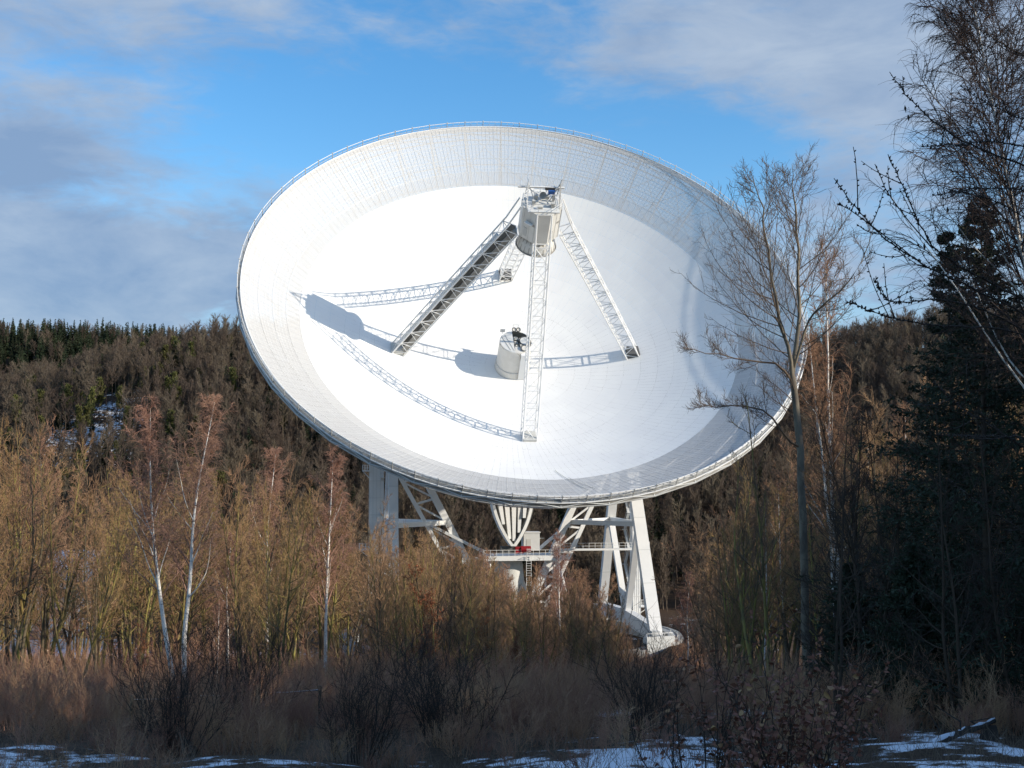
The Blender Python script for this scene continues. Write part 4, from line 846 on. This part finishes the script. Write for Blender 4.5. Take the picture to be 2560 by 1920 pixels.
def forked_tree():
    d = 50.; rng = np.random.default_rng(77); tr = Wood(); bw = Wood(); tg = Wood(); x0 = X_at(2016, d); z0 = gz(x0, d); org = np.array([x0, d, z0])
    def line(pts, r, m=14, dep=None):
        P = np.array([W(px, py, d + (0 if dep is None else dep * i / (len(pts) - 1))) for i, (px, py) in enumerate(pts)]) - org; s = np.linspace(0, len(pts) - 1, m); Q = np.stack([np.interp(s, np.arange(len(pts)), P[:, c]) for c in range(3)], -1)
        Q[1:-1] += rng.normal(0, .03, (m - 2, 3)); return Q[None], np.interp(s, np.linspace(0, len(pts) - 1, len(r)), r)[None]
    T, Rt = line([(2018, 1720), (2016, 1600), (2012, 1400), (2006, 1240), (2001, 1100), (1990, 1000), (1980, 940)], [.165, .155, .145, .135, .125], 12); tr.tubes(T, Rt, 10)
    A, Ra = line([(1980, 942), (1968, 860), (1950, 800), (1936, 720), (1920, 640), (1910, 560), (1898, 500), (1880, 440)], [.085, .062, .04, .010], 16, -1.5); tr.tubes(A, Ra, 8)
    B, Rb = line([(1980, 942), (1992, 860), (2000, 780), (1996, 700), (1994, 600), (1990, 520), (1985, 470), (1980, 410)], [.10, .072, .045, .010], 16, 1.2); tr.tubes(B, Rb, 8)
    C, Rc = line([(1985, 920), (2008, 830), (2030, 790), (2060, 760), (2110, 720), (2160, 650), (2185, 560)], [.055, .035, .010], 12, -2); tr.tubes(C, Rc, 6)
    low, Rl = line([(1978, 950), (1945, 905), (1880, 905), (1820, 890), (1760, 880), (1700, 870)], [.05, .03, .008], 10, -2.5); bw.tubes(low, Rl, 5)
    low2, Rl2 = line([(2003, 1120), (1960, 1085), (1920, 1030), (1850, 1010), (1780, 1020), (1740, 1000)], [.05, .03, .008], 10, -1.5); bw.tubes(low2, Rl2, 5)
    for P, Rd, per, t0, ang, ln, side in ((A, Ra, 34, .06, .95, 5.6, -1), (B, Rb, 34, .08, .95, 5.4, .3), (C, Rc, 12, .2, .7, 2.4, 0), (low, Rl, 12, .2, .7, 2.0, 0), (low2, Rl2, 13, .2, .7, 2.0, 0), (T[:, 7:], Rt[:, 7:], 6, .2, .9, 4.2, -.6)):
        S, D, t, r, _ = kids(rng, P, Rd, per, t0, .97, ang, .15); D[:, 1] *= .75; D[:, 0] += side * .25; L = ln * (1.10 - t) ** .85 * rng.uniform(.6, 1.15, len(t)); Q = rays(rng, S, unit(D), L, 9, .75, .08); Rq = taper(np.clip(r * .36, .009, .022), .006, len(t), 9); bw.tubes(Q, Rq, 4)
        S2, D2, t2, r2, p2 = kids(rng, Q, Rq, 10, .12, 1, .75, .2); L2 = np.maximum(L[p2] * .40 * (1.2 - t2), .35) * rng.uniform(.6, 1.3, len(t2)); Q2 = rays(rng, S2, D2, L2, 5, .7, .10); Rq2 = taper(np.full(len(t2), .008), .0045, len(t2), 5); tg.tubes(Q2, Rq2, 3)
        S3, D3, t3, r3, p3 = kids(rng, Q2, Rq2, 4, .1, 1, .85, .3); Q3 = rays(rng, S3, D3, np.maximum(L2[p3] * .5, .2), 3, .5, .1); tg.tubes(Q3, taper(np.full(len(t3), .0062), .0035, len(t3), 3), 3)
    place('forked_tree', [('trunk', tr.data('trunk', 'ash_bark', True)), ('limbs', bw.data('limbs', 'ash_twig')), ('twigs', tg.data('crown', 'ash_twig'))], org, 0, 1, 'tall bare grey tree forked into two leaders in front of the dish edge', 'tree')
    # its bushier neighbour whose twigs cross the lower rim of the dish
    for px, top, dd, sd, lab in ((1905, 985, 46, 3, 'bare tree with spreading branches in front of the lower right dish rim'), (1850, 1150, 52, 1, 'thin bare tree below the lower right dish rim')):
        p = decid_parts(dict(seed=900 + sd, H=13, stems=2, r0=.11, nb=18, ang=.6, up=.8, spread=1.05, crown=.35, sub=8, twn=5, tw=.0075), 'olive_bark', 'ash_twig'); x = X_at(px, dd); place('spreading_tree', p, (x, dd, gz(x, dd)), RNG.uniform(0, 6.28), max_height(x, dd, top) / 13, lab, 'tree')
forked_tree()

def near_birch():
    d = 31.; tr, bw, tg = birch(seed=350, H=19, r0=.13, nb=96, twn=13, tw=.006, width=1.75); p = [('trunk', tr.data('trunk', 'birch_bark', True)), ('limbs', bw.data('limbs', 'backlit_birch_twig')), ('crown', tg.data('crown', 'backlit_birch_twig'))]; x = X_at(2780, d); z = gz(x, d); _, py = px_of(x, d, z)
    place('weeping_birch', p, (x, d, z), 1.0, (py + 130) / FPX * d / 19, 'tall weeping birch with hanging fine twigs behind the dark bud-studded branches', 'tree', None, (0, -math.atan2(340 / FPX * d, (py + 130) / FPX * d)))
near_birch()

def spruces():
    for i, (px, top, d, wd, whorls, lab) in enumerate(((2466, 500, 34, 5.9, 34, 'big dark spruce with drooping boughs on the right edge of the wood'), (2378, 590, 39, 3.9, 30, 'narrower dark spruce close behind the big spruce'), (2125, 1420, 40, 2.2, 22, 'young dark spruce below the white-stemmed birches'),
                                                    (2280, 1380, 33, 2.0, 20, 'low dark spruce at the foot of the big spruce'))):
        x = X_at(px, d); h = max_height(x, d, top); tr, nd = spruce(500 + i, h, wd, whorls, 9); place('spruce_tree', [('trunk', tr.data('trunk', 'spruce_bark')), ('foliage', nd.data('foliage', 'spruce_needle'))], (x, d, gz(x, d)), RNG.uniform(0, 6), 1, lab, 'spruce')
spruces()

def bud_branches():
    """long dark boughs of a larch that stands just outside the right edge"""
    rng = np.random.default_rng(9); tr = Wood(); bw = Wood(); bd = Wood(); d0 = 11.; x0 = X_at(2560, d0) + 1.1; z0 = gz(x0, d0); org = np.array([x0, d0, z0])
    P, Rd = stem(rng, 11., .14, 12, .01); tr.tubes(P, Rd, 9)
    def bough(pts, da, db, r0, twigs=()):
        Q = np.array([W(px, py, da + (db - da) * i / (len(pts) - 1)) for i, (px, py) in enumerate(pts)]) - org
        if pts[0][0] == 2680: Q = np.vstack([[0, 0, Q[0, 2] - .2], Q]); pts = [None] + list(pts)      # rooted in the trunk
        L = np.linalg.norm(np.diff(Q, axis=0), axis=1).sum(); m = max(8, int(L / .12)); s = np.linspace(0, len(pts) - 1, m); S = np.stack([np.interp(s, np.arange(len(pts)), Q[:, c]) for c in range(3)], -1)
        for _ in range(3): S[1:-1] = (S[:-2] + S[1:-1] * 2 + S[2:]) / 4
        S[1:-1] += rng.normal(0, .004, (m - 2, 3)); Rr = np.linspace(r0 * .72, .0028, m)[None]; bw.tubes(S[None], Rr, 5)
        nb = int(L / .055); B0, D, t, r, _ = kids(rng, S[None], Rr, nb, .3, .99, 1.1, .2); bd.tubes(rays(rng, B0, D, np.full(nb, .022), 3, .3, .05), np.tile(np.array([.0045, .0065, .003]), (nb, 1)), 4)
        ns = int(L * 1.6); S2, D2, t2, r2, _ = kids(rng, S[None], Rr, ns, .2, .9, .6, .15); T2 = rays(rng, S2, D2, rng.uniform(.15, .6, ns), 7, .5, .05); R2 = taper(np.full(ns, .0045), .0022, ns, 7); bw.tubes(T2, R2, 4)
        B1, D1, _, _, _ = kids(rng, T2, R2, 6, .2, .99, 1.1, .2); bd.tubes(rays(rng, B1, D1, np.full(len(B1), .018), 3, .3, .05), np.tile(np.array([.004, .0055, .0025]), (len(B1), 1)), 4)
    E_ = 2680
    bough([(E_, 470), (2560, 412), (2470, 380), (2400, 350), (2330, 300), (2270, 245), (2224, 180)], 11, 9.6, .016)
    bough([(E_, 380), (2560, 366), (2470, 350), (2390, 362), (2300, 365)], 11, 9.2, .012); bough([(E_, 190), (2560, 140), (2500, 105), (2450, 75), (2405, 45)], 11, 10, .012)
    bough([(E_, 800), (2500, 720), (2408, 672), (2330, 620), (2290, 540), (2250, 450), (2220, 386)], 11, 9, .015); bough([(2330, 620), (2260, 540), (2215, 480), (2187, 410)], 9.4, 9, .007)
    bough([(E_, 860), (2480, 740), (2380, 700), (2290, 650), (2200, 590), (2140, 520), (2085, 446)], 11, 8.6, .014); bough([(2290, 650), (2220, 590), (2170, 560), (2110, 505), (2092, 510)], 9.0, 8.5, .006)
    bough([(E_, 900), (2500, 790), (2420, 760), (2330, 745), (2250, 760), (2200, 740), (2190, 690)], 11, 9, .012); bough([(E_, 870), (2500, 820), (2360, 815), (2250, 800), (2180, 780), (2115, 752)], 11, 8.4, .012)
    bough([(E_, 320), (2560, 300), (2480, 265), (2400, 215)], 11, 10, .010); bough([(E_, 560), (2560, 470), (2440, 470), (2330, 490)], 11, 9.3, .010); bough([(E_, 640), (2560, 540), (2460, 490), (2390, 480)], 11, 9.5, .010)
    bough([(E_, 1180), (2560, 1120), (2470, 1060), (2400, 1020), (2330, 950)], 11, 9, .012); bough([(E_, 1130), (2560, 1090), (2450, 1090), (2340, 1085)], 11, 9, .010); bough([(E_, 1400), (2560, 1330), (2450, 1260), (2370, 1200)], 11, 9.2, .010)
    S, D, t, r, _ = kids(rng, P, Rd, 60, .25, .98, 1.2, .2); D[:, 0] = np.abs(D[:, 0]) + .15; L = 2.6 * (1.1 - t) ** .7 * rng.uniform(.6, 1.1, len(t)); Bo = rays(rng, S, unit(D), L, 9, .2, .05); Ro = taper(np.full(len(t), .012), .003, len(t), 9); bw.tubes(Bo, Ro, 4)
    S2, D2, t2, r2, p2 = kids(rng, Bo, Ro, 7, .2, .95, .7, .2); bw.tubes(rays(rng, S2, D2, rng.uniform(.2, .7, len(t2)), 5, .3, .06), taper(np.full(len(t2), .005), .002, len(t2), 5), 3)
    lf = Wood(); C = np.array([W(px, py, d) for px, py, d in ((2262, 262, 9.7), (2270, 285, 9.7), (2510, 325, 9.8), (2520, 332, 9.8), (2225, 498, 9.1), (2368, 515, 9.4), (2310, 606, 9.3))]) - org; n = len(C)
    lf.blades(C, np.tile([.1, 0, -1.], (n, 1)), np.full(n, .06), np.full(n, .022), unit(rng.normal(0, 1, (n, 3)) + np.array([0, -1, 0])))
    place('larch_tree', [('trunk', tr.data('trunk', 'log_bark', True)), ('boughs', bw.data('boughs', 'dark_twig')), ('buds', bd.data('buds', 'dark_twig')), ('dead_leaves', lf.data('dead_leaves', 'log_bark'))], org, 0, 1, 'close larch with long black boughs studded with buds against the sky', 'tree')
bud_branches()

def beech_bush():
    rng = np.random.default_rng(21); d = 13.; 
    for px, top, dd, lab, nl, sc in ((1975, 1570, 13., 'broad beech bush hung with brown curled leaves above the snow', 230, 1.0), (1770, 1670, 15., 'twiggy beech bush with fewer brown leaves beside the snow patch', 70, .8)):
        x = X_at(px, dd); z = gz(x, dd); h = max_height(x, dd, top); w, B, C = shrub(600 + nl, h, 20, .004, .5, 9, 3)
        o = place('beech_bush', [('stems', w.data('stems', 'dark_twig'))], (x, dd, z), 0, 1, lab, 'bush')
        protos = []
        for q in range(4):
            b = MB(); L, Wd = .075, .05; c = [.012, .022, .03, .016][q]
            b.add([(0, 0, 0), (L * .3, Wd * .42, c), (L * .3, 0, 0), (L * .3, -Wd * .42, c), (L * .65, Wd * .45, c * 1.3), (L * .65, 0, -.004), (L * .65, -Wd * .4, c), (L, 0, .01)], [(0, 2, 1), (0, 3, 2), (1, 2, 5, 4), (2, 3, 6, 5), (4, 5, 7), (5, 6, 7)]); protos.append(b.data('leaf', ['beech_leaf'], True))
        S, D, t, r, p = kids(rng, C, np.zeros(C.shape[:2]), 16, .1, 1, 1.0, .4); keep = rng.permutation(len(S))[:nl * 9]
        st = Wood()
        for j, i in enumerate(keep):
            if j < nl:
                dr = Vector(unit(D[i] + np.array([0, 0, -.5]))); M = Matrix.Translation(Vector(S[i])) @ dr.to_track_quat('X', 'Z').to_matrix().to_4x4() @ Matrix.Rotation(rng.uniform(0, 6.28), 4, 'X') @ Matrix.Scale(rng.uniform(.7, 1.35), 4); link(bpy.data.objects.new('leaf', protos[j % 4]), o, M)
        rest = keep[nl:]; n = len(rest); st.blades(S[rest], unit(D[rest] + np.array([0, 0, -.6])), rng.uniform(.05, .095, n), rng.uniform(.03, .055, n), unit(rng.normal(0, 1, (n, 3)))); q = link(bpy.data.objects.new('leaf_mass', st.data('leaf_mass', 'beech_leaf')), o); q['kind'] = 'stuff'
beech_bush()

# ------------------------------------------------------------------ masses: undergrowth, hillside forest
def scatter(name, protos, pts, rot, scl, label, cat):
    """ONE object of kind stuff: copies of the prototype meshes on points, by geometry nodes"""
    me = bpy.data.meshes.new(name); me.vertices.add(len(pts)); me.vertices.foreach_set('co', np.asarray(pts, np.float32).ravel())
    for nm, ty, arr in (('rz', 'FLOAT', rot), ('sc', 'FLOAT', scl)): at = me.attributes.new(nm, ty, 'POINT'); at.data.foreach_set('value', np.asarray(arr, np.float32))
    at = me.attributes.new('pick', 'INT', 'POINT'); at.data.foreach_set('value', np.random.default_rng(len(pts)).integers(0, len(protos), len(pts)).astype(np.int32)); me.update()
    o = link(bpy.data.objects.new(name, me)); tag(o, label, cat, kind='stuff')
    lib = bpy.data.collections.new(name + '_library')
    for i, parts in enumerate(protos):
        c = bpy.data.collections.new('%s_%02d' % (name, i)); lib.children.link(c)
        for n_, m_ in parts: c.objects.link(bpy.data.objects.new(n_, m_))
    g = bpy.data.node_groups.new(name, 'GeometryNodeTree'); g.interface.new_socket('Geometry', in_out='INPUT', socket_type='NodeSocketGeometry'); g.interface.new_socket('Geometry', in_out='OUTPUT', socket_type='NodeSocketGeometry')
    N, L = g.nodes, g.links; gi = N.new('NodeGroupInput'); go = N.new('NodeGroupOutput'); inst = N.new('GeometryNodeInstanceOnPoints'); ci = N.new('GeometryNodeCollectionInfo')
    ci.inputs['Collection'].default_value = lib; ci.inputs['Separate Children'].default_value = True; ci.inputs['Reset Children'].default_value = True; inst.inputs['Pick Instance'].default_value = True
    def attr(nm, ty): a = N.new('GeometryNodeInputNamedAttribute'); a.data_type = ty; a.inputs[0].default_value = nm; return a.outputs[0]
    cx = N.new('ShaderNodeCombineXYZ'); L.new(attr('rz', 'FLOAT'), cx.inputs[2]); e2r = N.new('FunctionNodeEulerToRotation'); L.new(cx.outputs[0], e2r.inputs[0])
    L.new(gi.outputs[0], inst.inputs['Points']); L.new(ci.outputs[0], inst.inputs['Instance']); L.new(attr('pick', 'INT'), inst.inputs['Instance Index']); L.new(e2r.outputs[0], inst.inputs['Rotation']); L.new(attr('sc', 'FLOAT'), inst.inputs['Scale']); L.new(inst.outputs[0], go.inputs[0])
    md = o.modifiers.new('scatter', 'NODES'); md.node_group = g; return o

def undergrowth():
    rng = np.random.default_rng(31); protos = []
    for i, (h, n0, sp, sb, tn) in enumerate(((2.5, 14, .25, 9, 4), (2.3, 18, .35, 8, 4), (1.5, 16, .75, 10, 4), (1.3, 20, .95, 9, 4), (2.0, 12, .45, 11, 5), (1.7, 15, .6, 10, 4), (1.1, 18, .8, 9, 4), (2.8, 9, .22, 10, 5))):
        w, _, C = shrub(700 + i, h, n0, .0060, sp, sb, tn); pr = [('shrub', w.data('shrub', 'shrub_twig'))]
        if i in (2, 5, 6): q = Wood(); leafy(q, np.random.default_rng(i), C[::3], 2, .07); pr.append(('leaves', q.data('leaves', 'dead_leaf')))
        protos.append(pr)
    n = 1750; d = 18.5 + 52 * rng.random(n) ** .8; px = rng.uniform(-300, 2860, n); x = (px - 1280) / FPX * d
    inl = (px > 2130) & (d < 27); dens = np.where(inl, 0., np.where(d < 27, .5 + .5 * np.sin(x * .9 + 1.0) * np.sin(d * .8), 1.0)); keep = (dens > .35) & ~((px > 1640) & (px < 1900) & (d > 30) & (rng.random(n) < .5)); x, d = x[keep], d[keep]; n = len(x)
    bare = np.exp(-((x - 3.0) / 1.3) ** 2 - ((d - 24) / 5) ** 2) + np.exp(-((x - 9.2) / 2) ** 2 - ((d - 25) / 5) ** 2); ok = rng.random(n) > bare * .85; x, d = x[ok], d[ok]; n = len(x)
    sc = rng.uniform(.55, 1.15, n) * np.interp(d, [18, 24, 32, 70], [.28, .46, .68, .78]); pts = np.stack([x, d, ground_z(x, d)], -1)
    scatter('undergrowth', protos, pts, rng.uniform(0, 6.28, n), sc, 'dense dark leafless brushwood covering the shaded slope', 'brushwood')
    n = 1500; d = 66 + 140 * rng.random(n); px = np.where(rng.random(n) < .8, rng.uniform(-200, 1620, n), rng.uniform(1620, 2700, n)); x = (px - 1280) / FPX * d; ok = np.hypot(x - AX0[0], d - AX0[1]) > 35.5; x, d = x[ok], d[ok]; n = len(x)
    scatter('thicket_scrub', protos, np.stack([x, d, ground_z(x, d)], -1), rng.uniform(0, 6.28, n), rng.uniform(.7, 1.7, n), 'tangled brown scrub filling the gaps between the thicket trees', 'scrub')
    n = 70; d = rng.uniform(170, 212, n); x = (rng.uniform(1600, 1790, n) - 1280) / FPX * d; ok = np.hypot(x - AX0[0], d - AX0[1]) > 35; x, d = x[ok], d[ok]; n = len(x)
    scatter('field_scrub', protos, np.stack([x, d, ground_z(x, d)], -1), rng.uniform(0, 6.28, n), rng.uniform(.9, 1.6, n), 'low brown scrub on the field beside the telescope foot', 'scrub')
    # a few shrubs that stand out
    for i, (px, d, s, lab) in enumerate(((440, 24, .9, 'dark broom-like shrub in front of the leaning birches'), (1130, 26, 1.0, 'tall bare shrub rising out of the brushwood before the telescope'), (620, 31, 1.0, 'thin bare shrub beside the snowy fence rail'), (1600, 27, .8, 'bare shrub with arching stems at the snow patch'), (900, 22, .7, 'low dark shrub at the edge of the snow'))):
        w, _, _ = shrub(760 + i, 2.6, 34, .005, .35, 10, 5); x = X_at(px, d); place('bare_shrub', [('stems', w.data('stems', 'dark_twig'))], (x, d, gz(x, d)), 0, s, lab, 'shrub')
    # dry grass and stalks poking through the snow
    w = Wood(); n = 5200; d = rng.uniform(16, 40, n); x = (rng.uniform(-100, 2660, n) - 1280) / FPX * d; S = np.stack([x, d, ground_z(x, d) - .02], -1); D = unit(np.stack([rng.normal(0, .35, n), rng.normal(0, .35, n), np.ones(n)], -1)); w.tubes(rays(rng, S, D, rng.uniform(.12, .7, n), 4, -.3, .12), taper(np.full(n, .004), .0015, n, 4), 3)
    o = link(bpy.data.objects.new('dry_grass', w.data('dry_grass', 'dry_grass'))); tag(o, 'dry grass stalks poking through the snow in the foreground', 'grass', kind='stuff')
undergrowth()

FB = [[('bare', far_bare(800 + i).data('bare', 'far_twig'))] for i in range(8)]
def fs(i):
    tr, nd = spruce(820 + i, 16., 2.6, 20, 7, False); return [('trunk', tr.data('trunk', 'spruce_bark')), ('foliage', nd.data('foliage', 'far_spruce'))]
FS = [fs(i) for i in range(3)]
def fp(i):
    w, nd = far_pine(840 + i); return [('trunk', w.data('trunk', 'brown_bark')), ('foliage', nd.data('foliage', 'far_pine'))]
FP = [fp(i) for i in range(3)]
def hillside():
    rng = np.random.default_rng(41)
    def pts(n, x0, x1, y0, y1): x = rng.uniform(x0, x1, n); y = rng.uniform(y0, y1, n); return x, y
    # clearing with snow on the left slope, where pines stand
    def clear(x, y): return np.exp(-((x + 132 + (y - 400) * .28) / 20) ** 2 - ((y - 400) / 55) ** 2)
    x, y = pts(14500, -300, 330, 286, 540); k = (rng.random(len(x)) > clear(x, y) * .72) & (np.hypot(x - AX0[0], y - AX0[1]) > 42); k &= ~((x > 30) & (x < 60) & (y < 330) & (rng.random(len(x)) < .5)); x, y = x[k], y[k]
    xr, yr = pts(900, -460, -60, 660, 800); x = np.r_[x, xr]; y = np.r_[y, yr]
    scatter('far_wood', FB, np.stack([x, y, ground_z(x, y) - .3], -1), rng.uniform(0, 6.28, len(x)), rng.uniform(.5, 1.3, len(x)), 'brown leafless wood covering the far hillside behind the dish', 'wood')
    x, y = pts(4200, -460, -90, 590, 800); x2, y2 = pts(330, -75, 75, 300, 470); x3, y3 = pts(210, -175, -50, 310, 505); x4, y4 = pts(160, 60, 260, 300, 500); x3 = np.r_[x3, x4]; y3 = np.r_[y3, y4]; x = np.r_[x, x2, x3]; y = np.r_[y, y2, y3]; k = ~((x < -240) & (y < 700) & (y > 640) & (x > -330)); x, y = x[k], y[k]
    scatter('far_spruce_forest', FS, np.stack([x, y, ground_z(x, y) - .3], -1), rng.uniform(0, 6.28, len(x)), np.where(y < 560, rng.uniform(.45, .85, len(x)), rng.uniform(.45, 1.2, len(x))), 'dark spruce forest along the far left ridge', 'forest')
    # single pines round the snowy clearing and single spruces on the ridge
    n = 0
    while n < 75:
        cx, cy = rng.normal(-132, 34), rng.normal(400, 48); cx -= (cy - 400) * .28
        if cy < 310 or cy > 480: continue
        n += 1; place('pine_tree', FP[n % 3], (cx, cy, gz(cx, cy) - .2), rng.uniform(0, 6.28), rng.uniform(.75, 1.15), 'yellow-green pine on the far hillside round the snowy clearing', 'pine', 'pines round the snowy clearing')
    for i in range(34):
        px = -40 + i * 19 + rng.uniform(-16, 16); d = rng.uniform(765, 790); cx = X_at(px, d); place('ridge_spruce', FS[i % 3], (cx, d, gz(cx, d) - .3), rng.uniform(0, 6.28), rng.uniform(.4, 1.2), 'dark spruce standing up from the far left skyline', 'spruce', 'spruces on the far skyline')
    for i in range(7):
        px = 500 + i * 14 + rng.uniform(-8, 8); d = rng.uniform(480, 500); cx = X_at(px, d); place('ridge_spruce', FS[i % 3], (cx, d, gz(cx, d) - .3), rng.uniform(0, 6.28), rng.uniform(.75, 1.0), 'dark spruce on the brown ridge just left of the dish', 'spruce', 'spruces on the ridge beside the dish')
hillside()

def shade_wood():
    """the spruce wood beside and behind the viewpoint that keeps the near slope in shade"""
    rng = np.random.default_rng(51); tr, nd = spruce(870, 27., 4.4, 30, 9, False); proto = [('trunk', tr.data('trunk', 'spruce_bark')), ('foliage', nd.data('foliage', 'far_spruce'))]; P = []
    for _ in range(900):
        x, y = rng.uniform(42, 66), rng.uniform(-45, 62)
        if x < 42 + max(0, y - 30) * .5: continue
        if any((x - a) ** 2 + (y - b) ** 2 < 12 for a, b in P): continue
        P.append((x, y))
    for _ in range(160):
        x, y = rng.uniform(27, 42), rng.uniform(-5, 31)
        if x < 27 + max(0, y - 12) * .6 or any((x - a) ** 2 + (y - b) ** 2 < 14 for a, b in P): continue
        P.append((x, y))
    for _ in range(420):
        y = rng.uniform(52, 132); x = .45 * y + rng.uniform(10, 36)
        if any((x - a) ** 2 + (y - b) ** 2 < 13 for a, b in P): continue
        P.append((x, y))
    a = np.array(P); scatter('roadside_spruce_wood', [proto], np.c_[a, ground_z(a[:, 0], a[:, 1])], rng.uniform(0, 6.28, len(a)), np.where((a[:, 0] < 42) | (a[:, 1] > 62), rng.uniform(.62, .8, len(a)), rng.uniform(.78, 1.04, len(a))), 'spruce wood beside the viewpoint shading the near slope', 'forest')
shade_wood()

def snowy_building():
    d = 250.; x = X_at(70, d); z = gz(x, d); o = empty('low_building', (x, d, z), (0, 0, R(12))); tag(o, 'pale building with a snow-covered roof half hidden behind the left thicket', 'building')
    H = 13.2
    b = MB(); b.box((0, 0, H / 2 - .4), (30, 12, H)); w = b.build('wall', 'wall_render', o, Matrix())
    b = MB(); b.add([(-15.6, -7.2, H - .6), (15.6, -7.2, H - .6), (15.6, 7.2, H - .6), (-15.6, 7.2, H - .6), (-15.6, 0, H + 5.0), (15.6, 0, H + 5.0)], [(0, 1, 5, 4), (2, 3, 4, 5), (1, 2, 5), (3, 0, 4), (0, 3, 2, 1)]); rf = b.build('roof', 'snow', o, Matrix())
    for k in range(3):
        for i in range(6):
            b = MB(); b.box((-12.5 + i * 5, -6.03, 2.6 + k * 3.9), (2.2, .1, 1.7)); q = b.build('window', 'window_glass', o, Matrix()); b = MB(); b.box((-12.5 + i * 5, -6.08, 1.65 + k * 3.9), (2.5, .25, .14)); b.build('sill', 'white_paint', q, Matrix())
snowy_building()

def fence():
    o = empty('fence', (0, 0, 0)); tag(o, 'low wooden fence with a snow-dusted rail crossing the brushwood', 'fence'); pts = [W(330, 1750, 33.5), W(480, 1741, 34.5), W(640, 1733, 35.5), W(800, 1725, 36.5)]
    for i in range(3):
        b = MB(); b.tube([pts[i], (pts[i] + pts[i + 1]) / 2 - (0, 0, .03), pts[i + 1]], .016, 5); r = b.build('rail', 'brown_bark', o, Matrix()); b = MB(); b.tube([pts[i] + (0, 0, .012), (pts[i] + pts[i + 1]) / 2 - (0, 0, .018), pts[i + 1] + (0, 0, .012)], .0095, 5); b.build('snow_cap', 'snow', r, Matrix())
    for p in pts: b = MB(); g = gz(p[0], p[1]); b.tube([(p[0], p[1], g - .2), (p[0], p[1], p[2] + .12)], .05, 6); b.build('post', 'brown_bark', o, Matrix())
fence()

def logs():
    rng = np.random.default_rng(3)
    for pa, pb, d0, d1, r, lab in (((2296, 1884), (2485, 1795), 25.3, 28, .085, 'snow-capped fallen log slanting up behind the snow patch'), ((2185, 1832), (2335, 1808), 33, 36, .06, 'thin snow-dusted branch lying behind the fallen log')):
        a, c = W(*pa, d0), W(*pb, d1); o = empty('fallen_log', a); tag(o, lab, 'log'); n = 16; s = np.linspace(0, 1, n); P = (a + (c - a) * s[:, None]); P[:, 2] += np.sin(s * 5) * .05 + rng.normal(0, .012, n); P[:, 0] += rng.normal(0, .015, n); P -= a
        b = MB(); b.tube(P, np.linspace(r, r * .6, n) * rng.uniform(.85, 1.15, n), 8); b.build('trunk', 'log_bark', o)
        for t in (.25, .55, .8): i = int(t * n); b = MB(); b.tube([P[i], P[i] + rng.normal(0, .12, 3) + (0, 0, .22), P[i] + rng.normal(0, .2, 3) + (0, 0, .45)], [r * .3, r * .2, .006], 5); b.build('branch_stub', 'log_bark', o)
        b = MB(); b.tube(P + np.array([0, 0, r * .55]), np.linspace(r, r * .55, n) * rng.uniform(.25, .95, n), 8); b.build('snow_cap', 'snow', o, None, True)
        if r > .07:
            e = P[-2] + a; st = empty('stump', (e[0], e[1], gz(e[0], e[1]))); tag(st, 'dark tree stump propping up the fallen log', 'stump'); h = e[2] - gz(e[0], e[1]) - .06
            b = MB(); b.tube([(0, 0, -.2), (.01, 0, h * .5), (0, .02, h)], [.26, .18, .16], 10); b.build('wood', 'log_bark', st)
logs()
